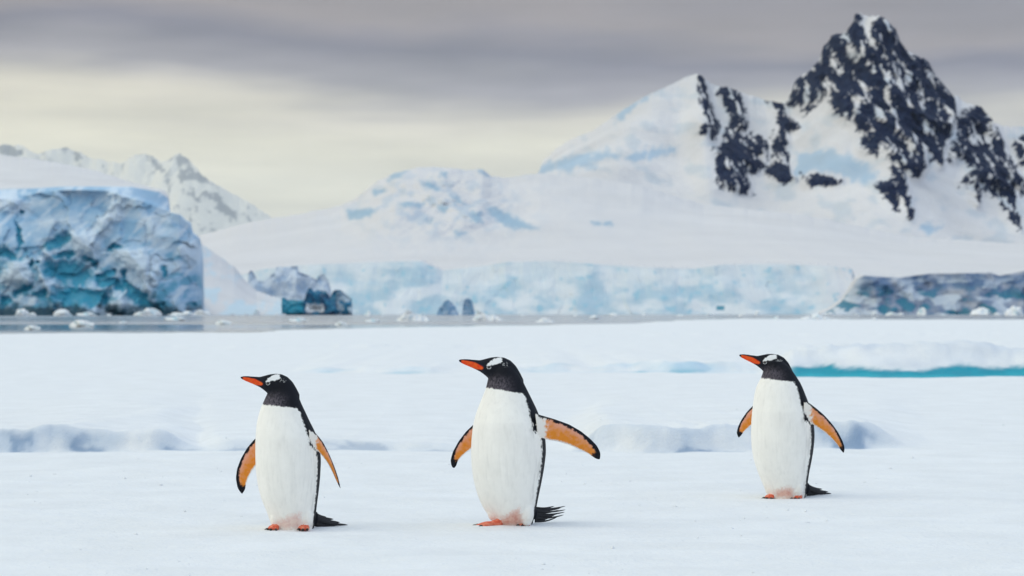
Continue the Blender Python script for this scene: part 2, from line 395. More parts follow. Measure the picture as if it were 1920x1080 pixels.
# --- broad snow slope and dome
crB = [(200, 500), (370, 442), (450, 420), (560, 402), (640, 386), (668, 372), (690, 355), (712, 338), (745, 324), (780, 317), (812, 312), (850, 317), (880, 320), (905, 319), (922, 333), (960, 334), (1010, 326), (1100, 334), (1200, 350), (1320, 384), (1500, 405), (1700, 444), (2000, 462), (2300, 475), (2500, 543)]
mdB = [(200, 560), (370, 495), (560, 480), (700, 462), (860, 455), (1010, 450), (1300, 456), (1700, 474), (2100, 486), (2300, 495), (2500, 544)]
ftB = [(200, 575), (370, 550), (480, 540), (560, 536), (2500, 545)]
def dnB(x, y, t, w):
    dome = np.exp(-(((x - 830) / 150) ** 2 + ((y - 385) / 75) ** 2))
    a = 60 * fbm(w[..., 0] / 260, w[..., 2] / 160, 3.0, 5) + dome * (-100 + 60 * ridged(w[..., 0] / 97, w[..., 2] / 68, 5.0, 5))
    return a * np.clip(t * 3, 0, 1)
W, px, py, T = relief(200, 2500, 760, [(ftB, 1620), (mdB, 2150), (crB, 2720)], [50, 110], dnB, (600, 60), 2, 0.03)
sl_ = slope_up(W)
n1 = fbm(px * 0.035, py * 0.05, 4.0, 5); n2 = fbm(px * 0.12, py * 0.15, 2.0, 4)
msk = np.full(px.shape, -99.0)
for po in [[(650, 395), (690, 390), (710, 396), (690, 408), (655, 412)], [(696, 358), (715, 352), (722, 360), (703, 366)], [(735, 328), (765, 320), (752, 334), (728, 340)], [(826, 326), (840, 326), (838, 336), (826, 334)],
           [(786, 340), (812, 345), (828, 362), (812, 360), (795, 350)], [(820, 393), (842, 390), (832, 402)], [(795, 412), (815, 412), (806, 420)], [(880, 402), (902, 398), (905, 418), (885, 416)],
           [(908, 390), (935, 392), (975, 410), (1012, 430), (960, 428), (930, 412)], [(750, 382), (795, 384), (790, 392), (755, 392)], [(850, 434), (872, 436), (860, 446)], [(845, 372), (862, 372), (872, 384), (856, 382)],
           [(895, 318), (912, 322), (916, 334), (900, 326)], [(1110, 416), (1150, 417), (1148, 423), (1112, 423)], [(1290, 348), (1340, 350), (1345, 360), (1300, 358)]]:
    msk = np.maximum(msk, poly_sd(po, px, py))
ice = sst(-5, 5, msk + 5 * n2)
domem = np.exp(-(((px - 820) / 150) ** 2 + ((py - 385) / 60) ** 2))
col = mixc(SNOWC, (0.46, 0.54, 0.63), np.clip(0.9 * domem * sst(-0.1, 0.5, n1), 0, 1))
col = mixc(col, (0.26, 0.42, 0.55), ice * 0.8)
struct(rel_obj('snow_slope', W, col, M_SLOPE), 'broad snow slope with a domed icy knoll')

# --- rocky mountain with two summits
crC = [(990, 340), (1010, 325), (1018, 305), (1040, 285), (1065, 268), (1110, 250), (1150, 221), (1200, 190), (1250, 165), (1285, 146), (1303, 141), (1340, 152), (1400, 168), (1430, 175), (1452, 186), (1470, 188), (1484, 184), (1492, 158), (1500, 142), (1520, 130), (1540, 112), (1547, 82), (1560, 66), (1585, 60), (1594, 50), (1600, 30), (1625, 30), (1648, 38), (1672, 55), (1690, 88), (1712, 106), (1736, 122), (1746, 148), (1775, 178), (1800, 186), (1830, 204), (1850, 230), (1880, 236), (1920, 238), (1990, 262), (2100, 330), (2300, 420), (2500, 494)]
ftC = [(990, 348), (1080, 400), (1300, 440), (1500, 460), (1900, 490), (2500, 495)]
z6 = lambda pts: [(980 + a / 2, b / 2) for a, b in pts]
RK = [z6(p) for p in [
    [(1010, 375), (1025, 310), (1050, 268), (1062, 300), (1090, 255), (1110, 225), (1130, 190), (1140, 140), (1175, 118), (1210, 120), (1235, 56), (1262, 56), (1258, 100), (1285, 155), (1300, 90), (1340, 82), (1385, 115), (1410, 170), (1440, 215), (1470, 210), (1510, 238), (1532, 292), (1560, 326), (1600, 386), (1605, 440), (1590, 500), (1560, 560), (1550, 620), (1530, 600), (1500, 590), (1480, 640), (1460, 670), (1430, 660), (1380, 620), (1330, 590), (1270, 560), (1275, 500), (1240, 465), (1200, 440), (1165, 400), (1155, 345), (1120, 360), (1080, 410), (1050, 390)],
    [(1610, 450), (1650, 430), (1700, 404), (1740, 445), (1770, 495), (1800, 555), (1840, 615), (1880, 680), (1880, 720), (1850, 740), (1865, 860), (1840, 850), (1810, 790), (1790, 750), (1740, 720), (1700, 690), (1695, 765), (1670, 720), (1640, 685), (1660, 640), (1640, 600), (1590, 600), (1600, 540), (1630, 500)],
    [(1300, 700), (1350, 690), (1365, 640), (1400, 660), (1410, 720), (1435, 820), (1400, 800), (1350, 760)],
    [(650, 285), (668, 290), (704, 400), (738, 490), (712, 500), (668, 400)], [(655, 475), (700, 470), (740, 510), (700, 500), (660, 500)], [(755, 340), (780, 316), (818, 345), (828, 400), (838, 470), (812, 480), (796, 410), (768, 370)],
    [(740, 500), (790, 490), (850, 530), (890, 505), (925, 540), (920, 600), (880, 630), (840, 620), (830, 660), (852, 690), (850, 716), (790, 712), (740, 695), (715, 575), (760, 560)],
    [(945, 368), (980, 380), (1002, 410), (1032, 455), (1042, 470), (1007, 470), (1002, 520), (992, 600), (1002, 660), (1017, 670), (960, 685), (938, 640), (958, 600), (963, 520), (983, 430), (958, 400)],
    [(1055, 660), (1100, 650), (1185, 680), (1160, 692), (1070, 690)], [(1840, 520), (1900, 500), (2000, 540), (2010, 660), (1900, 650), (1860, 600)],
    [(2050, 620), (2140, 640), (2200, 760), (2120, 740)]]]
def mskC(x, y):
    m_ = np.full(x.shape, -99.0)
    for p in RK: m_ = np.maximum(m_, poly_sd(p, x, y))
    return m_
def dnC(x, y, t, w):
    # big buttresses, then crags where the rock stands
    pk = np.exp(-((x - 1640) / 170) ** 2)
    rk = sst(-18, 14, mskC(x, y))
    q = w / 0.614
    rel = 150 * fbm(q[..., 0] / 380 - q[..., 2] / 900, q[..., 2] / 800, 1.0, 3) - 80 * pk
    rel = rel - 110 * np.exp(-((x - 1303 - (y - 142) * 0.12) / 26) ** 2) * np.exp(-((y - 250) / 120) ** 2)
    rel = rel + rk * (-46 * ridged(q[..., 0] / 95 + q[..., 2] / 220, q[..., 2] / 120, 2.0, 5) - 12)
    rel = rel + (1 - rk) * 16 * fbm(q[..., 0] / 150, q[..., 2] / 90, 5.0, 4)
    rel = rel * 0.614
    return rel * np.clip(t * 3, 0, 1)
W, px, py, T = relief(990, 2500, 800, [(ftC, 2650), (crC, 3320)], [300], dnC, (900, 60), lambda q: np.interp(q, [1290, 1330, 1480, 1500], [0.8, 3.0, 3.0, 5.0]), 0.09, soft=22)
m0 = mskC(px, py)
na = fbm(px * 0.055 + 0.02 * py, py * 0.045, 1.0, 5, 0.6); nb = fbm(px * 0.16 + py * 0.05, py * 0.10, 6.0, 4, 0.6)
nd = fbm(px * 0.062 - py * 0.022, py * 0.024 + px * 0.010, 12.0, 6, 0.62)
rock = sst(-1.5, 1.5, np.clip(m0, -17, 8) + 10 * na + 4 * nb + 2.5 + 4 * sst(1300, 1320, px) * sst(1500, 1470, px)) * sst(0.44, 0.24, nd + 0.35 * nb)
rcol = mixc((0.002, 0.008, 0.036), (0.009, 0.021, 0.060), np.clip(0.5 + nb, 0, 1) ** 2)
# bluish patches; the one under the left ridge is painted shadow
msk = np.full(px.shape, -99.0)
for po in [[(1010, 328), (1012, 312), (1060, 298), (1140, 288), (1150, 300), (1090, 318)], [(1160, 305), (1215, 280), (1260, 280), (1250, 288), (1200, 300)], [(1490, 330), (1500, 282), (1560, 278), (1610, 300), (1640, 325), (1620, 345), (1570, 325), (1530, 322)],
           [(1720, 425), (1745, 422), (1760, 430), (1735, 438)], [(1150, 222), (1200, 192), (1225, 182), (1190, 205), (1150, 238)]]:
    msk = np.maximum(msk, poly_sd(po, px, py))
ice = sst(-8, 8, msk + 10 * na)  # mask for the bluish patches and the painted ridge shadow
col = mixc(SNOWC, (0.52, 0.57, 0.62), 0.7 * sst(0.0, 0.6, fbm(px * 0.02, py * 0.03, 3.0, 5)))
col = mixc(col, (0.33, 0.48, 0.62), ice * 0.75)  # bluish patches and the painted ridge shadow
col = col * (1 - rock[..., None]) + rcol * rock[..., None]
struct(rel_obj('rocky_mountain', W, col, M_MTN), 'steep snow mountain with dark rock faces and two summits')

# --- glacier front along the water
def cliff_dn(a1, s1, a2, s2, seed):
    def f(x, y, t, w):
        r = a1 * ridged(w[..., 0] / s1, w[..., 2] / (s1 * 1.3), seed, 4) + a2 * fbm(w[..., 0] / s2, w[..., 2] / s2, seed + 3, 5)
        return -r * np.clip((1.25 - t) * 4, 0, 1)
    return f
tpD = [(440, 520), (490, 506), (560, 498), (640, 495), (700, 492), (790, 490), (830, 508), (900, 500), (950, 492), (1030, 490), (1100, 495), (1200, 502), (1300, 505), (1350, 497), (1450, 495), (1540, 499), (1592, 505), (1605, 545), (1640, 560)]
bkD = [(x, y - 4) for x, y in tpD]
D_TONE = {}
def wallD(x, y, t, w):
    fv, ft = facets(w[..., 0], w[..., 2], 9.0, 14.0, 330, 3, 0.7); D_TONE['t'] = ft
    r = 11 * ridged(w[..., 0] / 120, w[..., 2] / 160, 2.2, 3) + 0.8 * fv + 2.2 * fbm(w[..., 0] / 14, w[..., 2] / 60, 4.4, 4)
    return -r * np.clip((1.25 - t) * 4, 0, 1)
W, px, py, T = relief(440, 1640, 760, [([(0, 590.2), (3000, 590.2)], 1480), (tpD, 1560), (bkD, 1605)], [76, 8], wallD, (30, -3), 3.2, 0.11)
n1 = fbm(px * 0.014, py * 0.03, 1.0, 5); n2 = fbm(px * 0.06, py * 0.07, 5.0, 4)
face = sst(1.02, 0.98, T)
ft = np.concatenate([D_TONE['t'], np.zeros((4, px.shape[1]))], 0)
col = mixc(mixc(SNOWC, (0.66, 0.70, 0.73), face), (0.38, 0.52, 0.61), face * np.clip(0.55 + 1.5 * n1 + 0.15 * n2 + 0.14 * ft, 0, 1))
n5 = fbm(px * 0.011, 0.4, 61.0, 4) + 0.5 * fbm(px * 0.03, py * 0.06, 71.0, 4)
col = mixc(col, (0.60, 0.65, 0.68), face * 0.7 * sst(0.40, 1.0, T + 0.7 * n5))
col = mixc(col, SNOWC, face * 0.85 * sst(1470, 1600, px + 50 * n1) * sst(590, 560, py + 14 * n2))
col = mixc(col, (0.24, 0.48, 0.60), 0.7 * face * sst(0.50, 0.75, n2 + 0.5 * n1 + 0.15 * sst(540, 585, py)))
msk = poly_sd([(1340, 573), (1356, 573), (1356, 582), (1340, 582)], px, py); col = mixc(col, (0.02, 0.22, 0.32), sst(-1, 2, msk))
tag(rel_obj('glacier_front', W, col, M_ICE), 'long pale blue glacier wall along the water below the snow slope', 'glacier')

# --- dark blue ice cliff on the right
tpE = [(1535, 589), (1555, 580), (1575, 566), (1590, 545), (1603, 524), (1615, 517), (1640, 519), (1680, 521), (1740, 513), (1850, 512), (1870, 517), (1915, 508), (2050, 502), (2300, 515), (2500, 592)]
bkE = [(x, y - 5) for x, y in tpE]
W, px, py, T = relief(1535, 2500, 480, [([(0, 590.6), (3000, 590.6)], 1350), (tpE, 1372), (bkE, 1460)], [60, 8], cliff_dn(9, 46, 4.5, 16, 7.2), (30, -3), 2.6, 0.11)
n1 = fbm(px * 0.014 + py * 0.02, py * 0.034 - px * 0.006, 8.0, 4, 0.42); n2 = fbm(px * 0.03, py * 0.05, 15.0, 4, 0.45)
face = sst(1.02, 0.97, T)
col = mixc(SNOWC, (0.07, 0.14, 0.27), face * np.clip(0.90 + 0.5 * n2, 0.4, 1))
col = mixc(col, (0.60, 0.65, 0.70), face * sst(1625, 1575, px + 30 * n1))
col = mixc(col, (0.55, 0.62, 0.70), face * sst(0.04, 0.22, n1) * 0.75 * sst(515, 535, py))
col = mixc(col, (0.015, 0.17, 0.27), face * sst(0.05, 0.3, n2 - 0.6 * n1) * sst(530, 560, py))
tag(rel_obj('ice_cliff', W, col, M_ICE), 'dark slate-blue ice cliff with pale swirls below the rocky mountain', 'ice cliff')

# --- snow slope coming down beside the big ice cliff
crF = [(330, 430), (370, 452), (400, 472), (440, 500), (465, 530), (482, 545), (510, 555), (545, 563), (575, 574), (600, 590.5)]
W, px, py, T = relief(330, 600, 190, [([(330, 591), (600, 591)], 1230), (crF, 1330)], [70], cliff_dn(5, 60, 2.5, 25, 3.3), (200, -3), 1.5, 0.08)
n1 = fbm(px * 0.03, py * 0.03, 2.0, 4)
col = mixc(SNOWC, (0.55, 0.68, 0.76), sst(-0.1, 0.6, n1 + 0.5 * sst(560, 590, py)))
struct(rel_obj('snow_hill', W, col, M_ICE), 'pale snow slope running down to the water')

# --- big ice cliff on the left
z4 = lambda a, b: (a / 2.635, 230 + b / 2.635)
ftG = [(-700, 593.2), (375, 593.2), (400, 593.2)]
tpG = [(-700, 592), (-680, 540), (-640, 480), (-560, 420), (-430, 388), (-300, 378), (0, 374), (40, 376), (60, 372), (72, 366), (125, 361), (225, 363), (232, 370), (262, 376), (300, 390), (318, 398), (338, 404), (346, 413), (356, 418), (360, 436), (374, 448), (380, 480), (382, 588)]
upG = [(-700, 591), (-680, 538), (-640, 474), (-560, 410), (-430, 374), (-300, 362), (0, 356), (66, 354), (125, 351), (225, 351), (250, 351), (300, 360), (317, 372), (318.5, 398), (338, 403), (346, 412), (356, 417), (360, 435), (374, 447), (380, 479), (382, 588)]
snG = [(-700, 590), (-680, 530), (-640, 460), (-560, 370), (-430, 290), (-300, 262), (-150, 270), (0, 290), (60, 297), (110, 305), (180, 320), (250, 343), (306, 356), (317, 366), (318.5, 397.5), (338, 402.5), (346, 411.5), (356, 416.5), (360, 434), (374, 446), (380, 478), (382, 588)]
dF = [(-700, 1040), (0, 1000), (250, 1004), (340, 1012), (372, 1026), (382, 1046)]
dT = [(-700, 1058), (0, 1016), (250, 1020), (340, 1022), (372, 1030), (382, 1048)]
dU = [(-700, 1064), (0, 1024), (250, 1030), (318, 1028), (340, 1028), (372, 1034), (382, 1050)]
dS = [(-700, 1400), (0, 1260), (180, 1180), (318, 1050), (340, 1050), (372, 1054), (382, 1062)]
EL = [(110, 440, 16, 16, 0), (105, 565, 18, 90, 0), (285, 588, 72, 36, -0.25), (340, 745, 135, 60, 0.2), (532, 750, 34, 22, -.2), (622, 745, 17, 28, 0), (640, 815, 26, 52, -0.7), (700, 872, 80, 36, 0.55), (560, 800, 60, 24, 0.3), (330, 650, 60, 20, -0.3), (60, 660, 70, 30, 0.4), (815, 733, 27, 27, 0), (135, 818, 60, 22, -0.4),
      (40, 885, 52, 34, 0), (400, 865, 170, 56, 0), (452, 688, 42, 22, 0.3), (565, 627, 48, 16, -0.2), (220, 845, 40, 20, 0), (190, 712, 14, 24, 0), (780, 905, 60, 20, 0.3), (960, 905, 40, 14, 0),
      (-180, 640, 60, 120, 0), (-330, 800, 120, 60, 0), (-520, 560, 60, 60, 0)]
WL = [(560, 440, 40, 110, 0.6), (700, 690, 130, 55, 0.3), (60, 375, 75, 55, 0), (430, 590, 60, 60, 0.5), (100, 740, 90, 60, -0.5), (240, 790, 22, 130, -0.35), (580, 880, 55, 45, 0), (740, 780, 25, 80, 0), (960, 640, 50, 60, 0), (270, 640, 30, 50, -.5)]
def ells(E, x, y, rot=True):
    m_ = np.full(x.shape, -9.0)
    wx = 13 * fbm(x * 0.035, y * 0.035, 21.0, 4); wy = 10 * fbm(x * 0.035, y * 0.035, 33.0, 4)
    for a, b, ra, rb, an in E:
        cx, cy = z4(a, b); dx = x - cx + wx; dy = y - cy + wy; c_, s_ = math.cos(an), math.sin(an)
        u = (dx * c_ + dy * s_) / (ra / 2.635); v = (-dx * s_ + dy * c_) / (rb / 2.635)
        m_ = np.maximum(m_, 1 - np.sqrt(u * u + v * v))
    return m_
def dnG(x, y, t, w):
    f = np.clip((1.3 - t) * 4, 0, 1)
    wob = 0.35 * fbm(x * 0.06, y * 0.06, 3.0, 4)
    cave = sst(-0.3, 0.7, ells(EL, x, y) + wob)
    bulge = sst(-0.5, 0.8, ells(WL, x, y) + wob)
    fv, ft = facets(w[..., 0], w[..., 2], 13.0, 11.0, 230, 5, 0.8)
    f2v, f2t = facets(w[..., 0], w[..., 2], 6.5, 6.5, 520, 8, 0.8)
    r = 4 * ridged(w[..., 0] / 40 + w[..., 2] / 90, w[..., 2] / 60, 1.0, 2) + 2.0 * fv + 0.5 * f2v
    G_TONE['t'] = ft; G_TONE['s'] = f2t
    return (-r + 2.2 * cave - 3 * bulge) * f + (1 - f) * 8 * fbm(w[..., 0] / 90, w[..., 2] / 30, 2.0, 3) * np.clip(3 - t, 0, 1)
G_TONE = {}
W, px, py, T = relief(-700, 382, 620, [(ftG, dF), (tpG, dT), (upG, dU), (snG, dS)], [190, 12, 46], dnG, (250, -3), 0.8, 0.1)
n1 = fbm(px * 0.022 + py * 0.012, py * 0.035, 5.0, 5, 0.55); n2 = fbm(px * 0.09, py * 0.09, 9.0, 4)
ft = np.concatenate([G_TONE['t'], np.zeros((4, px.shape[1]))], 0); fs = np.concatenate([G_TONE['s'], np.zeros((4, px.shape[1]))], 0)
face = sst(2.05, 1.9, T)
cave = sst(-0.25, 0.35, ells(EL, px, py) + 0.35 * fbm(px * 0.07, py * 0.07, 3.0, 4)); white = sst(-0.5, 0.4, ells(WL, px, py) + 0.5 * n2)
col = mixc(mixc(SNOWC, (0.66, 0.77, 0.87), face), (0.27, 0.48, 0.69), face * np.clip(0.68 + 0.7 * n1 + 0.22 * ft + 0.08 * fs, 0.1, 1))
col = mixc(col, (0.30, 0.46, 0.64), face * sst(235, 255, px) * sst(1.0, 1.3, T) * 0.8)
stk_ = fbm(px * 0.05 + py * 0.05, (py - 0.9 * px) * 0.012, 44.0, 4)
col = mixc(col, (0.74, 0.82, 0.90), face * sst(0.12, 0.45, stk_) * 0.6)
col = mixc(col, (0.08, 0.34, 0.50), face * sst(0.02, 0.40, n1 + 0.25 * n2 + 0.15 * ft) * sst(420, 545, py) * 0.85)
col = mixc(col, (0.68, 0.79, 0.90), face * white * 0.85)
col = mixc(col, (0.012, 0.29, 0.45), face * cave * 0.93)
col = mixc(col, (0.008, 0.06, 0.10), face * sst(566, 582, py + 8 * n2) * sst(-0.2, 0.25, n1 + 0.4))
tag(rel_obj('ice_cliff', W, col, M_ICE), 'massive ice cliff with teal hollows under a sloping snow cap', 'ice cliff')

# ------------------------------------------------------------------ icebergs with their own outline
def berg(name, label, pts, foot, d, thick, colf, nx=90, nr=40, dn=None, group=None, split=None):
    x0, x1 = pts[0][0], pts[-1][0]
    W, px, py, T = relief(x0, x1, nx, [([(x0, foot), (x1, foot)], d), (pts, d + thick * 0.35)], [nr], dn or cliff_dn(thick * 0.10, thick * 0.9, thick * 0.10, thick * 0.35, x0 * 0.01), (thick * 0.7, -2.0), 0.8, 0.2)
    # close the sides to the water
    o = rel_obj(name, W, colf(px, py, T), M_BERG)
    return tag(o, label, 'iceberg', group)
z5 = lambda pts: [(440 + a / 3, 280 + b / 3) for a, b in pts]
def col_grey(px, py, T):
    n = fbm(px * 0.05, py * 0.06, 3.0, 4)
    c = mixc((0.58, 0.66, 0.76), (0.38, 0.50, 0.66), sst(-0.2, 0.5, n))
    return mixc(c, (0.14, 0.20, 0.32), sst(0.9, 0.98, T) * sst(0.0, 0.2, n + 0.1))
berg('iceberg', 'jagged grey-blue ice block with a flat tower behind the turquoise iceberg', z5([(66, 930), (80, 700), (95, 678), (112, 700), (130, 735), (165, 742), (190, 728), (232, 690), (236, 662), (300, 664), (355, 655), (362, 690), (420, 712), (462, 735), (474, 712), (496, 696), (524, 730), (540, 790), (560, 930)]), 590.8, 1400, 28, col_grey, 130, 60)
def col_turq(px, py, T):
    n = fbm(px * 0.07, py * 0.08, 6.0, 4)
    c = mixc((0.012, 0.17, 0.31), (0.012, 0.07, 0.16), sst(-0.3, 0.4, n))
    c = mixc(c, (0.01, 0.32, 0.44), sst(574, 566, px) * (0.6 + 0 * px))
    c = mixc(c, (0.42, 0.52, 0.60), sst(628, 640, px) * sst(-0.25, 0.2, n))
    pk = poly_sd([(576, 570), (590, 567), (606, 572), (608, 585), (576, 587)], px, py)
    return mixc(c, (0.80, 0.82, 0.85), sst(-2, 3, pk + 4 * n))
berg('iceberg', 'turquoise iceberg with an overhanging prow and white pocket', z5([(268, 838), (276, 834), (300, 846), (392, 850), (402, 826), (420, 782), (432, 778), (446, 800), (468, 792), (484, 796), (520, 800), (538, 832), (556, 800), (574, 788), (600, 792), (628, 815), (648, 832), (662, 842), (667, 930)]), 592, 1120, 13, col_turq, 120, 60,
     dn=lambda x, y, t, w: -3.0 * ridged(w[..., 0] / 9, w[..., 2] / 9, 2.0, 4) * np.clip(t * 5, 0, 1) + 5 * sst(2, 12, poly_sd([(574, 568), (610, 568), (610, 588), (574, 588)], x, y)))
def col_blue(px, py, T):
    n = fbm(px * 0.1, py * 0.1, 2.0, 4)
    return mixc((0.16, 0.30, 0.46), (0.40, 0.52, 0.66), sst(0.0, 0.5, n))
berg('iceberg', 'small dark blue pyramid-shaped berg before the glacier wall', [(818, 590), (822, 580), (829, 571), (834, 565), (840, 562), (846, 566), (853, 574), (856, 580), (860, 590)], 592, 1100, 7, col_blue, 50, 26)
berg('iceberg', 'narrow slate berg with a rounded head before the glacier wall', [(866, 590), (868, 576), (869, 565), (874, 560), (880, 559), (885, 564), (888, 576), (890, 590)], 592, 1105, 5, col_blue, 40, 26)
def col_white(px, py, T):
    n = fbm(px * 0.12, py * 0.12, 4.0, 4)
    return mixc((0.86, 0.87, 0.88), (0.62, 0.72, 0.78), sst(0.1, 0.5, n))
berg('iceberg', 'low white berg with a pointed hump drifting on the open water', [(742, 602), (750, 594), (758, 588), (764, 580), (770, 583), (776, 588), (790, 590), (800, 594), (806, 602)], 603.5, 420, 2.2, col_white, 50, 20)
berg('iceberg', 'low white twin-humped berg drifting near the narrow slate berg', [(886, 600), (892, 590), (898, 583), (906, 586), (916, 592), (926, 590), (936, 595), (944, 601)], 602.5, 450, 2.2, col_white, 50, 20)
berg('iceberg', 'flat white growler trailing off beside the twin-humped berg', [(1003, 605), (1010, 600), (1020, 595), (1032, 599), (1040, 605)], 606, 370, 1.4, col_white, 36, 16)

# ------------------------------------------------------------------ brash ice: each chunk is a thing
def chunk_mesh(seed, flat):
    n, m = 14, 20
    th = np.linspace(0.02, math.pi - 0.02, n)[:, None]; ph = np.linspace(0, 2 * math.pi, m, endpoint=False)[None, :]
    x = np.sin(th) * np.cos(ph); y = np.sin(th) * np.sin(ph); z = np.cos(th) + 0 * ph
    r = 1 + 0.45 * fbm(x * 1.1 + seed * 7, y * 1.1, z * 1.3, 4) + 0.25 * np.abs(pn(x * 2.4, y * 2.4 + seed, z * 2))
    V = np.stack([x * r, y * r, np.maximum(z * r * flat, -0.25)], -1)
    c = mixc((0.88, 0.89, 0.90), (0.45, 0.66, 0.74), sst(0.15, 0.6, fbm(x * 2 + seed, y * 2, z * 2, 3)))
    return mesh_np('ice_chunk', V, grid_q(n, m, True), c, smooth=False)
CH_M = [chunk_mesh(s, f) for s, f in ((1, .55), (2, .8), (3, .4), (4, .65), (5, .95), (6, .3), (7, .5))]
def chunk(px, pyw, wpx, k, label, group, sx=1.0, dmul=1.0):
    d = (CH - WZ) * F / (pyw - HZ) * dmul
    o = obj('ice_chunk', CH_M[k % 7], M_BERG)
    s = wpx * d / F * 0.5
    o.location = ((px - 960) * d / F, d, WZ + 0.02); o.scale = (s * sx, s * 0.7, s); o.rotation_euler = (0, 0, k * 1.3)
    return tag(o, label, 'ice chunk', group)
lab = ('white ice chunk floating at the foot of the massive teal ice cliff', 'chunks at the foot of the massive cliff')
for i, (x, w, y) in enumerate([(12, 48, 591), (40, 30, 592), (88, 26, 591), (118, 34, 592), (140, 42, 591.5), (163, 36, 592), (192, 14, 591), (218, 16, 591), (236, 22, 591), (262, 30, 592), (282, 38, 592), (300, 22, 591), (332, 34, 592), (352, 30, 592), (376, 32, 591.5), (60, 14, 592), (205, 12, 592), (-30, 40, 592)]):
    chunk(x, y, w, i, *lab)
lab = ('dark-edged ice bit on the waterline between ice cliff and turquoise iceberg', 'bits by the snow hill')
for i, (x, w, y) in enumerate([(438, 12, 591), (462, 9, 591), (482, 16, 591), (498, 12, 591), (520, 14, 591), (532, 8, 591)]): chunk(x, y, w, i + 2, *lab)
lab = ('small white ice bit floating below the long glacier wall', 'bits below the glacier wall')
for i, (x, w, y) in enumerate([(690, 14, 592), (720, 9, 591), (1080, 12, 593), (1150, 16, 592), (1210, 10, 591), (1275, 14, 593), (1330, 12, 592), (1420, 14, 591), (980, 10, 592), (1115, 24, 598), (1390, 12, 593), (1555, 14, 591)]): chunk(x, y, w, i + 4, *lab)
lab = ('white ice lump at the foot of the slate-blue ice cliff', 'lumps at the slate-blue cliff')
for i, (x, w, y) in enumerate([(1640, 16, 591), (1672, 22, 591), (1690, 14, 591.5), (1728, 22, 591), (1770, 12, 591), (1838, 52, 592), (1870, 14, 591), (1905, 40, 591.5), (1940, 30, 592), (1608, 10, 591)]):
    o = chunk(x, y, w, i + 1, *lab)
    if i == 5: o['label'] = 'widest white ice lump under the slate-blue ice cliff'
lab = ('low flat floe lying in the grey water off the snow field', 'flat floes in open water')
for i, (x, w, y) in enumerate([(155, 46, 612), (232, 16, 606), (62, 30, 618), (330, 40, 601), (420, 30, 608), (560, 36, 603), (640, 22, 609), (700, 30, 604)]):
    o = chunk(x, y, w, 5 if i % 2 else 2, *lab)
    if i == 0: o['label'] = 'largest flat floe in the grey water off the massive teal ice cliff'
lab = ('white rubble ice piled on the far rim of the snow field', 'rubble on the rim')
for i, (x, w, y) in enumerate([(1512, 22, 601), (1530, 30, 601), (1548, 20, 601), (1640, 12, 601), (1455, 12, 601), (1592, 10, 601)]):
    o = chunk(x, y, w, i, *lab)
    dr = 318.0 + 3 * (i % 3); xr_ = (x - 960) * dr / F; sr = w * dr / F * 0.5
    o.location = (xr_, dr, float(ground(np.array([xr_]), np.array([dr]))[0]) + 0.03); o.scale = (sr, sr * 0.7, sr * 0.8)

# ------------------------------------------------------------------ penguins
def smooth_tab(pts, zs, win):
    p = np.array(sorted(pts), float)
    zz_ = np.linspace(p[0, 0], p[-1, 0], 400)
    out = []
    for k in range(1, p.shape[1]):
        v = np.interp(zz_, p[:, 0], p[:, k])
        kern = np.exp(-0.5 * (np.arange(-win * 2, win * 2 + 1) / win) ** 2); kern /= kern.sum()
        pad = np.pad(v, win * 2, mode='reflect', reflect_type='odd')
        out.append(np.interp(zs, zz_, np.convolve(pad, kern, 'valid')))
    return out
def closed_loft(R):
    """rings n x m x 3 -> verts, tri/quads with fan caps as degenerate rings"""
    n, m, _ = R.shape
    V = np.concatenate([np.tile(R[0].mean(0), (m, 1))[None] + (R[0] - R[0].mean(0)) * 0.02, R, np.tile(R[-1].mean(0), (m, 1))[None] + (R[-1] - R[-1].mean(0)) * 0.02], 0)
    q = grid_q(n + 2, m, True)
    return V.reshape(-1, 3), q, n + 2, m
HEAD = [(116, 103, 111, .0034), (124, 100.5, 118, .0055), (145, 99, 129, .0078), (165, 100, 137, .0092), (195, 103, 150, .0115), (228, 105.5, 166, .015), (255, 99, 186, .022), (285, 91, 214, .030), (320, 87.5, 238, .0355), (355, 91, 255, .0385), (390, 107, 262, .0385), (420, 137, 262, .035), (444, 178, 256, .027), (460, 212, 248, .014)]
PATCH = [(264, 134), (275, 118), (300, 100), (322, 92), (343, 92), (348, 112), (335, 121), (312, 128), (290, 130), (282, 136), (270, 139)]
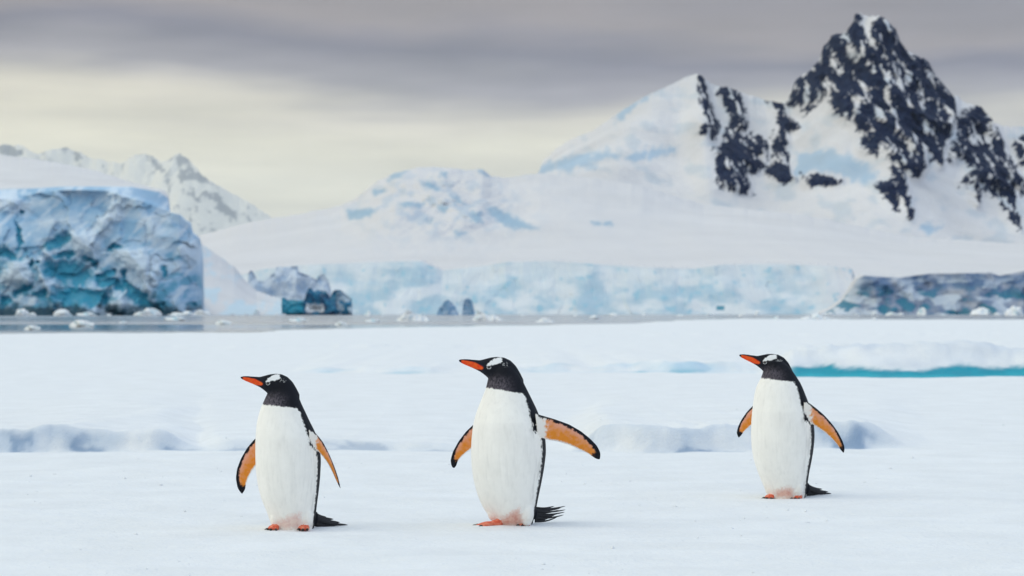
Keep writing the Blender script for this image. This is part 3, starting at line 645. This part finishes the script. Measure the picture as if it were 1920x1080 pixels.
def penguin(px0, feet_py, d, body, head, flips, lobes, feet, tail, pink, label, yaw=45.0, bounds=None, pinkness=0.9):
    s = d / F
    lx = lambda px: (np.asarray(px, float) - px0) * s
    SINK = 0.011
    lz = lambda py: (feet_py - np.asarray(py, float)) * s + SINK
    ya = math.radians(yaw)
    Vs, Qs, ID, U, VV = [], [], [], [], []
    off = 0
    def add(V, Q, pid, u=None, v=None):
        nonlocal off
        Vs.append(V); Qs.append(Q + off); off += len(V)
        ID.append(np.full(len(V), pid)); U.append(np.zeros(len(V)) if u is None else u); VV.append(np.zeros(len(V)) if v is None else v)
    # trunk: horizontal slices from the ground up into the head
    pys = np.linspace(body[-1][0], body[0][0], 260)
    xl, xr = smooth_tab(body, pys, 9)
    cx = lx((xl + xr) / 2); hw = (xr - xl) / 2 * s; cz = lz(pys)
    cxm = lx((body[len(body) // 2][1] + body[len(body) // 2][2]) / 2)
    cyy = (cx - cxm) / math.tan(ya) * 0.8
    hy = hw * np.interp(pys, [head['collar'] - 12, head['collar'] + 60], [0.74, 0.97])
    a = np.linspace(0, 2 * math.pi, 96, endpoint=False)
    R = np.stack([cx[:, None] + hw[:, None] * np.cos(a), cyy[:, None] + hy[:, None] * np.sin(a), cz[:, None] + 0 * a], -1)
    V, Q, n, m = closed_loft(R); add(V, Q, 0)
    cxf = lambda z: np.interp(z, cz, cx); cyf = lambda z: np.interp(z, cz, cyy)
    # head and bill, one loft
    hs = head['s'] / 2.841; hr = math.radians(head['rot']); tipx, tipy = head['tip']
    def h2(zx, zy):
        dx = (np.asarray(zx, float) - 120) * hs; dy = (np.asarray(zy, float) - 107.5) * hs
        return tipx + dx * math.cos(hr) - dy * math.sin(hr), tipy + dx * math.sin(hr) + dy * math.cos(hr)
    hp = np.array(HEAD)
    xs = np.unique(np.concatenate([np.linspace(116, 150, 26), np.linspace(150, 460, 110)]))
    tp, bt, th = smooth_tab([tuple(r) for r in HEAD], xs, 5)
    aa = np.linspace(0, 2 * math.pi, 64, endpoint=False)
    zx = xs[:, None] + 0 * aa; zy = ((tp + bt) / 2)[:, None] - ((bt - tp) / 2)[:, None] * np.sin(aa)
    hx, hyp = h2(zx, zy)
    hcx = h2(360, 170)[0]
    bill_y = math.tan(math.radians(8)) * (lx(hx) - lx(hcx))
    hcy = float(np.interp(lz(head['collar']), cz, cyy))
    R = np.stack([lx(hx), hcy + bill_y + (th * head['s'])[:, None] * np.cos(aa), lz(hyp)], -1)
    V, Q, n, m = closed_loft(R)
    uu = np.concatenate([zx[:1], zx, zx[-1:]]).ravel(); vv = np.concatenate([zy[:1], zy, zy[-1:]]).ravel()
    add(V, Q, 1, uu, vv)
    # flippers
    FB = []
    for fi, (lead, trail, y0, y1, flipn) in enumerate(flips):
        Lp = np.array(lead, float); Tp = np.array(trail, float)
        def res(Pp, k):
            dl = np.r_[0, np.cumsum(np.hypot(*np.diff(Pp, axis=0).T))]; dl /= dl[-1]
            t = np.linspace(0, 1, 200); q = np.stack([np.interp(t, dl, Pp[:, 0]), np.interp(t, dl, Pp[:, 1])], -1)
            for _ in range(40): q[1:-1] = q[1:-1] * 0.5 + (q[:-2] + q[2:]) * 0.25
            ti = np.linspace(0, 1, k); return np.stack([np.interp(ti, t, q[:, 0]), np.interp(ti, t, q[:, 1])], -1)
        nu, nv = 70, 30
        A = res(Lp, nu); B = res(Tp, nu)
        u = np.linspace(0, 1, nu)[:, None]; v = (0.5 - 0.5 * np.cos(np.linspace(0, math.pi, nv)))[None, :]
        G = A[:, None, :] * (1 - v[..., None]) + B[:, None, :] * v[..., None]
        gx_ = lx(G[..., 0]); gz_ = lz(G[..., 1])
        gy_ = y0 + (y1 - y0) * u ** 0.9 + 0 * v + (0.012 * (v - 0.5))
        t_ = (0.0095 * (1 - u) + 0.0042) * np.sqrt(np.clip(1 - (2 * v - 1) ** 2, 0, 1)) ** 0.8 + 0.0012
        t_ = t_ * np.sqrt(np.clip((1.02 - u) / 0.10, 0, 1))
        top = np.stack([gx_, gy_ - t_, gz_], -1); bot = np.stack([gx_, gy_ + t_, gz_], -1)
        ring = np.concatenate([top, bot[:, ::-1]], 1)
        V, Q, n, m = closed_loft(ring)
        ur = np.tile(u, (1, 2 * nv)); vr = np.concatenate([np.tile(v, (nu, 1)), np.tile(v[:, ::-1], (nu, 1)) + 2], 1)
        uu = np.concatenate([ur[:1], ur, ur[-1:]]).ravel(); vv = np.concatenate([vr[:1], vr, vr[-1:]]).ravel()
        add(V, Q, 2 + fi, uu, vv)
    # feathered thighs
    def ellip(c, r, nn=20, mm=28):
        t = np.linspace(0.08, math.pi - 0.08, nn)[:, None]; p = np.linspace(0, 2 * math.pi, mm, endpoint=False)[None]
        return np.stack([c[0] + r[0] * np.sin(t) * np.cos(p), c[1] + r[1] * np.sin(t) * np.sin(p), c[2] + r[2] * np.cos(t) + 0 * p], -1)
    for (px_, py_, rx, rz, yy) in lobes:
        V, Q, n, m = closed_loft(ellip((float(lx(px_)), yy, float(lz(py_))), (rx * s, rx * s * 1.05, rz * s))); add(V, Q, 4)
    # webbed feet: ankle, three toes and the web between
    claws = []
    for (px_, yy, ang, ln) in feet:
        an = math.radians(ang); f = np.array([-math.sin(an), -math.cos(an), 0]); r_ = np.array([math.cos(an), -math.sin(an), 0])
        o0 = np.array([float(lx(px_)), yy, 0.012])
        V, Q, n, m = closed_loft(ellip(o0 + [0, 0, 0.006], (0.018, 0.018, 0.022))); add(V, Q, 5)
        for k in (-1, 0, 1):
            nn = 26; t = np.linspace(0, 1, nn)
            dirv = f * math.cos(0.42 * k) + r_ * math.sin(0.42 * k)
            cen = o0 + dirv * (t[:, None] * ln * (1 if k == 0 else 0.88)) + np.array([0, 0, 1]) * (0.008 * (1 - t) + 0.004 * np.sin(t * 3.1))[:, None]
            rad = 0.0115 * (1 - t) + 0.0065 + 0.0015 * np.sin(t * 12)
            p = np.linspace(0, 2 * math.pi, 14, endpoint=False)
            side = np.cross(dirv, [0, 0, 1])
            ring = cen[:, None, :] + rad[:, None, None] * (np.cos(p)[None, :, None] * side + 0.8 * np.sin(p)[None, :, None] * np.array([0, 0, 1]))
            V, Q, n, m = closed_loft(ring); add(V, Q, 5)
            claws.append((cen[-1], dirv))
        # web
        nn = 16; t = np.linspace(0, 0.9, nn); q = np.linspace(-0.42, 0.42, 15)
        pts_ = o0 + (t[:, None, None] * ln * 0.82) * (f * np.cos(q)[None, :, None] + r_ * np.sin(q)[None, :, None])
        up3 = np.array([0, 0, 0.0045]); ring = np.concatenate([pts_ + up3, pts_[:, ::-1] - up3 * 0.4], 1)
        V, Q, n, m = closed_loft(ring); add(V, Q, 5)
    # tail root
    tr = tail['root']; V, Q, n, m = closed_loft(ellip((float(lx(tr[0])), tr[2], float(lz(tr[1]))), (tr[3] * s, tr[3] * s, tr[4] * s))); add(V, Q, 6)

    src = np.concatenate(Vs); sid = np.concatenate(ID); su = np.concatenate(U); sv = np.concatenate(VV)
    tmp = mesh_np('tmp', src, np.concatenate(Qs))
    to = bpy.data.objects.new('tmp', tmp); COL.objects.link(to)
    md = to.modifiers.new('r', 'REMESH'); md.mode = 'VOXEL'; md.voxel_size = 0.0027
    ms = to.modifiers.new('s', 'SMOOTH'); ms.factor = 0.5; ms.iterations = 5
    dg = bpy.context.evaluated_depsgraph_get()
    me = bpy.data.meshes.new_from_object(to.evaluated_get(dg)); me.name = 'body'
    bpy.data.objects.remove(to); bpy.data.meshes.remove(tmp)
    nV = len(me.vertices); co = np.empty(nV * 3, np.float32); me.vertices.foreach_get('co', co); co = co.reshape(-1, 3).astype(float)
    # nearest source point tells which part of the bird a vertex belongs to
    kd = KDTree(len(src))
    for i, p in enumerate(src): kd.insert(p, i)
    kd.balance()
    idx = np.array([kd.find(p)[1] for p in co])
    pid = sid[idx]; pu = su[idx]; pv = sv[idx]
    x, y, z = co.T
    ipx = x / s + px0; ipy = feet_py - (z - SINK) / s
    nz1 = fbm(x * 60, y * 60, z * 60, 3); nz2 = fbm(x * 160, y * 160, z * 90, 3); nz3 = pn(x * 400, y * 400, z * 400)
    BLK = np.array((0.010, 0.011, 0.016)); WHT = np.array((0.95, 0.93, 0.885)); GRY = np.array((0.115, 0.10, 0.12))
    # plumage of the trunk: black behind, white in front
    phi = np.degrees(np.arctan2(x - cxf(z), -(y - cyf(z)))) + yaw      # 0 = the way the bird faces
    phi = (phi + 180) % 360 - 180
    cl = head['collar']
    dpy = ipy - cl
    Bt = bounds or [(-10, 60), (0, 86), (5, 96), (12, 101), (32, 96), (50, 93), (74, 91), (84, 108), (180, 111), (330, 117)]
    Bd = np.interp(dpy + 3 * nz1 + 2.5 * nz2, [b[0] for b in Bt], [b[1] for b in Bt])
    edge = Bd - np.abs(phi) + 3.0 * nz1 + 4.0 * nz2
    wf = sst(-2.5, 2.5, edge)
    strand = fbm(x * 70, y * 70, z * 9, 4); tone_ = np.clip(0.5 + 0.9 * fbm(x * 14, y * 14, z * 7, 4), 0, 1)
    wht = WHT * (1 - 0.05 * tone_ - 0.07 * np.clip(strand, 0, 1))[:, None] * np.array((1, 0.995, 0.985))
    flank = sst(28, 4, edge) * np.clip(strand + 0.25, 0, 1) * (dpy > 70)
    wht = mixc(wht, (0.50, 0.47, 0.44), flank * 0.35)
    col = mixc(BLK, wht, wf)
    # collar: the head's dark ends in an uneven line
    hd = sst(1.2, -1.2, dpy - head['tilt'] * (ipx - head['cx']) + 1.0 * nz1 + 1.4 * nz2)
    face_ = sst(head['cx'] + 34, head['cx'] - 6, ipx)
    thr = sst(cl - 34 * head['s'], cl - 8 * head['s'], ipy + 4 * nz1) * face_
    hc = mixc(BLK, GRY, np.clip(thr * (0.75 + 0.9 * nz2 + 0.5 * nz3), 0, 1))
    col = mixc(col, hc, hd)
    # pink skin between the legs
    pk = poly_sd(pink, ipx, ipy)
    pkm = sst(-6, 9, pk + 4 * nz1 + 3 * nz2) * (y < cyf(z)) * (pid != 5)
    pc = mixc((0.66, 0.27, 0.20), (0.78, 0.46, 0.36), np.clip(0.5 + nz1 * 1.4, 0, 1))
    col = mixc(col, pc, pkm * pinkness)
    # soiled feathers low on the belly
    dirt = sst(feet_py - 34, feet_py - 4, ipy) * np.clip(0.3 + 0.8 * nz1, 0, 1) * (wf > 0.5) * (1 - pkm)
    col = mixc(col, (0.62, 0.50, 0.40), dirt * 0.35)
    # head: crown patch, eye ring, bill
    H = pid == 1
    ch_, sh_ = math.cos(-hr), math.sin(-hr)
    ddx = ipx - tipx; ddy = ipy - tipy
    hzx = 120 + (ddx * ch_ - ddy * sh_) / hs; hzy = 107.5 + (ddx * sh_ + ddy * ch_) / hs
    sdp = poly_sd(PATCH, hzx, hzy)
    wp = sst(-2.5, 2.0, sdp + 4 * nz2)
    speck = (np.exp(-(((hzx - 362) / 26) ** 2 + ((hzy - 128) / 16) ** 2)) * 1.3 + 0.5 * np.exp(-(((hzx - 355) / 16) ** 2 + ((hzy - 172) / 12) ** 2)))
    wp = np.maximum(wp, 0.6 * sst(0.45, 0.8, speck * np.clip(nz3 * 1.6 + nz2 * 0.8, 0, 1)))
    er = np.hypot((hzx - 276), (hzy - 142) * 1.15); ring_ = sst(2.6, 1.0, np.abs(er - 10)) * np.clip(0.55 + (hzy - 142) / 14, 0.1, 0.9)
    hm = (hzy < 260) & (hzx > 240) & (ipy < cl + 2)
    col = mixc(col, (0.86, 0.86, 0.85), np.maximum(wp, ring_) * hm)
    col = mixc(col, (0.01, 0.008, 0.008), sst(10, 8, er) * hm)
    # bill: red-orange side plates, dark ridge, tip and lower seam
    topz = np.interp(hzx, hp[:, 0], hp[:, 1]); botz = np.interp(hzx, hp[:, 0], hp[:, 2])
    fr = (hzy - topz) / np.maximum(botz - topz, 1)
    lo = np.interp(hzx, [120, 140, 200, 245], [0.18, 0.22, 0.27, 0.52]); hi = np.interp(hzx, [120, 150, 205, 236, 250], [1.1, 1.05, 0.96, 0.76, 0.58])
    om = sst(-0.05, 0.06, fr - lo) * sst(-0.05, 0.05, hi - fr) * sst(126, 134, hzx) * sst(250, 240, hzx)
    oc = mixc((0.80, 0.06, 0.016), (0.86, 0.13, 0.02), np.clip(0.5 + nz1, 0, 1))
    bl = H & (hzx < 255)
    col = np.where((bl & (ipy < cl))[:, None], mixc(BLK * 1.3, oc, om), col)
    # flippers
    for fi in range(len(flips)):
        q = pid == 2 + fi
        under = pv < 1.5
        v_ = np.where(under, pv, pv - 2); u_ = pu
        tipn = (0.80 if fi == 0 else 0.86) + 0.05 * nz1
        lead_w = np.interp(u_, [0, 0.15, 0.6, 0.85, 1], [0.07, 0.10, 0.20, 0.42, 0.75]) + 0.07 * nz1 + 0.04 * nz2
        c_ = mixc((0.78, 0.33, 0.17), (0.78, 0.26, 0.03), np.clip(0.45 + 0.9 * sst(0.2, 0.8, v_) - 0.35 + 0.7 * nz1, 0, 1))
        c_ = mixc(c_, (0.78, 0.38, 0.28), sst(0.45, 0.15, v_) * sst(0.1, 0.35, u_) * 0.85)
        c_ = mixc(c_, (0.70, 0.24, 0.04), 0.35 * sst(0.1, 0.7, nz1 + 0.3 * nz2))
        c_ = mixc(c_, (0.84, 0.80, 0.75), np.maximum(sst(0.17, 0.10, u_ + 0.05 * nz1), sst(0.90, 0.97, v_ + 0.04 * nz2) * sst(0.95, 0.8, u_)))
        c_ = mixc(c_, BLK, np.maximum(sst(0.03, -0.03, v_ - lead_w), sst(-0.03, 0.03, u_ - tipn)))
        c2 = mixc(BLK, (0.8, 0.8, 0.78), sst(0.92, 0.97, v_))
        inside = (np.hypot((x - cxf(z)) / np.interp(z, cz[::1], hw), (y - cyf(z)) / np.interp(z, cz, hy)) < 0.97)
        col = np.where((q & ~inside)[:, None], np.where(under[:, None], c_, c2), col)
    # feet
    fc = mixc((0.70, 0.13, 0.07), (0.80, 0.26, 0.16), np.clip(0.5 + nz1 * 1.5, 0, 1))
    col = np.where(((pid == 5) & (z < 0.045))[:, None], fc, col)
    col = np.where((pid == 6)[:, None], BLK, col)
    set_col(me, col)
    me.polygons.foreach_set('use_smooth', np.ones(len(me.polygons), bool))
    Xw = (px0 - 960) * d / F
    root = bpy.data.objects.new('penguin', None); COL.objects.link(root); root.empty_display_size = 0.1
    gz = float(ground(np.array([Xw]), np.array([d]))[0])
    root.location = (Xw, d, gz - SINK); root.rotation_euler = (0, 0, -math.atan2(Xw, d))
    tag(root, label, 'penguin', 'penguins standing on the snow')
    obj('body', me, M_PLUM, root)
    # eyes
    ex, ez = h2(276, 142); k = np.interp(276, hp[:, 0], hp[:, 3]) * head['s']
    eyem = mesh_np('eye', ellip((0, 0, 0), (0.0058, 0.0045, 0.0055), 12, 16), grid_q(12, 16, True))
    by = hcy + math.tan(math.radians(8)) * float(lx(ex) - lx(hcx))
    for sg in (-1, 1):
        eo = obj('eye', eyem, M_EYE, root); eo.location = (float(lx(ex)), by + sg * (k * 0.93), float(lz(ez)))
    # claws
    cn = np.linspace(0, 1, 8)
    for c0, dv in claws:
        rr = (0.0052 * (1 - cn) + 0.0008)[:, None]; p = np.linspace(0, 2 * math.pi, 8, endpoint=False)
        sd_ = np.cross(dv, [0, 0, 1])
        cen = np.array(dv) * (cn[:, None] * 0.020 - 0.004) + np.array([0, 0, 1]) * (0.004 * np.sin(cn * 2.6) - 0.003 * cn)[:, None]
        ring = cen[:, None, :] + rr[..., None] * (np.cos(p)[None, :, None] * sd_ + np.sin(p)[None, :, None] * np.array([0, 0, 1]))
        V, Q, n, m = closed_loft(ring)
        co_ = obj('claw', mesh_np('claw', V, Q), M_CLAW, root); co_.location = tuple(c0)
    # stiff tail feathers
    for (ax, ay, bx, by_, dy0, dy1, wd) in tail['feathers']:
        A = np.array([float(lx(ax)), dy0, float(lz(ay))]); B = np.array([float(lx(bx)), dy1, float(lz(by_))])
        t = np.linspace(0, 1, 14); dv = B - A
        wv_ = wd * np.sqrt(np.clip(1 - t ** 2.2, 0, 1)) + 0.0006
        perp = np.cross(dv / np.linalg.norm(dv), [0.35, -1, 0.1]); perp /= np.linalg.norm(perp)
        nr_ = np.cross(dv / np.linalg.norm(dv), perp)
        cen = A + dv * t[:, None] + np.array([0, 0, -0.006]) * (np.sin(t * 3.14))[:, None]
        p = np.linspace(0, 2 * math.pi, 10, endpoint=False)
        ring = cen[:, None, :] + wv_[:, None, None] * np.cos(p)[None, :, None] * perp + 0.0014 * np.sin(p)[None, :, None] * nr_
        V, Q, n, m = closed_loft(ring); obj('tail_feather', mesh_np('tail_feather', V, Q), M_FEATHER, root)
    return root

def fan(rx, ry0, ry1, tips, y0, y1, wd):
    out = []
    n = len(tips)
    for i, (tx, ty) in enumerate(tips):
        f = i / max(n - 1, 1)
        out.append((rx, ry0 + (ry1 - ry0) * f, tx, ty, y0 + 0.006 * math.sin(i * 2.1), y1 + 0.03 * math.sin(i * 1.7), wd))
    return out

def zz1(a, b): return (400 + a / 3, 660 + b / 3)
def zz2(a, b): return (820 + a / 2.841, 640 + b / 2.841)
def zz3(a, b): return (1340 + a / 3.273, 630 + b / 3.273)
def zl(f, pts): return [f(*p) for p in pts]

# penguin with hanging flippers
penguin(545, 990, CH * F / (990 - HZ),
    [(712, 512, 545), (725, 507, 553), (738, 501, 558), (748, 496, 562), (758, 492, 566), (770, 487, 572), (790, 482, 581), (807, 480, 590), (830, 479, 598), (860, 479, 602), (893, 481, 600.5), (918, 485.5, 598), (940, 492, 595), (958, 500, 593), (972, 505, 591), (984, 509, 590), (994, 512, 588)],
    dict(s=0.905, rot=-0.5, tip=(453, 706.5), collar=759, cx=515, tilt=0.10),
    [(zl(zz1, [(300, 470), (235, 487), (190, 540), (155, 600), (132, 660), (125, 715), (135, 770), (160, 806)]), zl(zz1, [(300, 620), (240, 640), (215, 675), (195, 715), (184, 745), (178, 780), (160, 806)]), 0.085, 0.10, 1),
     (zl(zz1, [(535, 425), (575, 450), (615, 500), (650, 568), (680, 640), (702, 705), (719, 778)]), zl(zz1, [(548, 520), (585, 548), (620, 590), (645, 625), (668, 670), (692, 725), (719, 778)]), -0.075, -0.015, 1)],
    [(517, 970, 9.5, 18, -0.03), (575, 968, 12, 20, -0.045)],
    [(518, -0.030, 25, 0.055), (572, -0.045, 12, 0.050)],
    dict(root=(590, 972, 0.05, 8, 13), feathers=fan(588, 962, 984, [(612, 973), (626, 978), (638, 983), (648, 987), (653, 988.5), (644, 989.5), (630, 989), (616, 988.5)], 0.055, 0.12, 0.0065)),
    zl(zz1, [(375, 935), (440, 905), (492, 893), (498, 985), (400, 992), (352, 958)]),
    'penguin with both flippers hanging down and a narrow pointed tail', pinkness=0.55)

# penguin with a flipper stretched out
penguin(955, 986, CH * F / (986 - HZ),
    [(690, 925, 962), (702, 918, 972), (714, 914.5, 979), (722, 913, 983), (730, 911.5, 987), (740, 907, 992), (756, 901, 1000), (775, 893, 1009), (798, 887, 1016), (825, 884, 1023), (851, 883, 1024), (879, 884.5, 1020.5), (904, 888, 1016), (932, 896, 1010), (953, 905, 1006), (968, 915, 1003), (980, 924, 1000), (990, 930, 997)],
    dict(s=1.0, rot=0.0, tip=(862, 678), collar=733, cx=940, tilt=0.15),
    [(zl(zz2, [(260, 425), (192, 452), (150, 492), (110, 545), (80, 600), (67, 645), (72, 680), (86, 692)]), zl(zz2, [(255, 560), (182, 582), (150, 606), (122, 632), (106, 652), (100, 675), (86, 692)]), 0.09, 0.11, 1),
     (zl(zz2, [(520, 385), (545, 394), (620, 416), (700, 445), (765, 483), (815, 524), (850, 560), (870, 600), (868, 635)]), zl(zz2, [(535, 505), (580, 526), (640, 537), (700, 555), (760, 583), (800, 602), (830, 622), (850, 636), (868, 635)]), -0.085, 0.0, 1)],
    [(925, 956, 12, 22, -0.03), (987, 962, 14, 25, -0.055)],
    [(934, -0.055, 78, 0.100), (986, -0.030, 45, 0.045)],
    dict(root=(1001, 966, 0.05, 7, 12), feathers=fan(1003, 955, 982, [(1040, 955), (1061, 956), (1052, 958.5), (1061, 961), (1048, 963), (1060, 967), (1046, 969), (1040, 972), (1058, 972.5), (1034, 976), (1024, 979), (1045, 976)], 0.055, 0.13, 0.0034)),
    zl(zz2, [(335, 950), (385, 910), (432, 885), (446, 920), (462, 985), (330, 990)]),
    'penguin with one flipper stretched out wide and a bristling tail')

# penguin before the blue ice
penguin(1470, 931, CH * F / (931 - HZ),
    [(675, 1438, 1468), (685, 1434, 1480), (695, 1431, 1487), (702, 1428.5, 1492), (708, 1427, 1496), (716, 1421, 1501), (730, 1416, 1507), (748, 1413, 1514), (765, 1411, 1520), (785, 1409, 1525), (813, 1408, 1527.5), (838, 1409.5, 1525.5), (860, 1413, 1522), (884, 1421, 1517), (905, 1430, 1514), (918, 1435, 1512.5), (926, 1438, 1511), (935, 1441, 1509)],
    dict(s=0.865, rot=3.0, tip=(1387.5, 664), collar=709, cx=1450, tilt=0.11),
    [(zl(zz3, [(290, 400), (234, 424), (195, 465), (163, 512), (142, 555), (133, 595), (146, 627)]), zl(zz3, [(290, 530), (222, 548), (195, 572), (178, 588), (165, 606), (146, 627)]), 0.085, 0.10, 1),
     (zl(zz3, [(545, 385), (575, 398), (620, 432), (670, 475), (715, 525), (755, 580), (785, 640), (797, 680), (790, 712)]), zl(zz3, [(552, 500), (595, 528), (650, 565), (690, 595), (720, 624), (748, 655), (770, 690), (790, 712)]), -0.08, -0.01, 1)],
    [(1448, 912, 8.5, 15, -0.03), (1495, 911, 11, 18, -0.05)],
    [(1448, -0.030, 30, 0.055), (1497, -0.035, 20, 0.048)],
    dict(root=(1512, 914, 0.05, 7, 11), feathers=fan(1512, 906, 926, [(1530, 915), (1542, 918), (1553, 922), (1559, 925), (1555, 927), (1542, 927), (1530, 927), (1522, 927)], 0.055, 0.12, 0.0062)),
    zl(zz3, [(365, 945), (420, 918), (472, 918), (484, 940), (486, 985), (380, 982)]),
    'penguin standing in front of the low snow bank with blue ice')

# ------------------------------------------------------------------ loose snow crumbs
rc = np.random.RandomState(3); nC = 900
yy = np.concatenate([rc.uniform(9, 18, 700), rc.uniform(18.9, 24, 200)]); xx = rc.uniform(-0.26, 0.26, nC) * yy
clus = fbm(xx * 0.8, yy * 0.5, 5.0, 3); keep = clus > -0.05; xx, yy = xx[keep], yy[keep]
rr = 0.0025 + 0.008 * rc.uniform(0, 1, len(xx)) ** 3
zc = ground(xx, yy)
t8 = np.array([(1, 0, 0), (0, 1, 0), (-1, 0, 0), (0, -1, 0), (0.2, 0.1, 0.75), (0.1, 0, -0.6)], float)
jit = 1 + 0.35 * rc.normal(size=(len(xx), 6, 3))
VC = np.stack([xx, yy, zc + rr * 0.15], -1)[:, None, :] + t8[None] * jit * rr[:, None, None]
tri = np.array([(0, 1, 4), (1, 2, 4), (2, 3, 4), (3, 0, 4), (1, 0, 5), (2, 1, 5), (3, 2, 5), (0, 3, 5)])
QC = (np.arange(len(xx))[:, None, None] * 6 + tri[None]).reshape(-1, 3)
cr_ = obj('snow_crumbs', mesh_np('snow_crumbs', VC.reshape(-1, 3), QC, np.tile((0.80, 0.82, 0.84), (len(xx) * 6, 1)), smooth=False), M_SNOW)
cr_['kind'] = 'stuff'; cr_['label'] = 'loose crumbs of snow scattered over the snow field'

# ------------------------------------------------------------------ haze
bx = np.array([(-85000, -85000), (85000, -85000), (85000, 85000), (-85000, 85000)], float) * 1.0
zb, zt = -4.5, 3900.0
hv = np.concatenate([np.c_[bx, np.full(4, zb)], np.c_[bx, np.full(4, zt)]])
hq = np.array([(0, 3, 2, 1), (4, 5, 6, 7), (0, 1, 5, 4), (1, 2, 6, 5), (2, 3, 7, 6), (3, 0, 4, 7)])
hm_ = bpy.data.materials.new('haze'); hm_.use_nodes = True
hn = hm_.node_tree; hn.nodes.clear()
pv_ = hn.nodes.new('ShaderNodeVolumePrincipled'); pv_.inputs['Color'].default_value = (0.86, 0.93, 1.0, 1); pv_.inputs['Density'].default_value = 0.85e-5; pv_.inputs['Anisotropy'].default_value = 0.2
ho = hn.nodes.new('ShaderNodeOutputMaterial'); hn.links.new(pv_.outputs[0], ho.inputs['Volume'])
haze = obj('haze', mesh_np('haze', hv, hq, smooth=False), hm_)
haze['kind'] = 'stuff'; haze['label'] = 'thin pale haze lying over the whole bay'
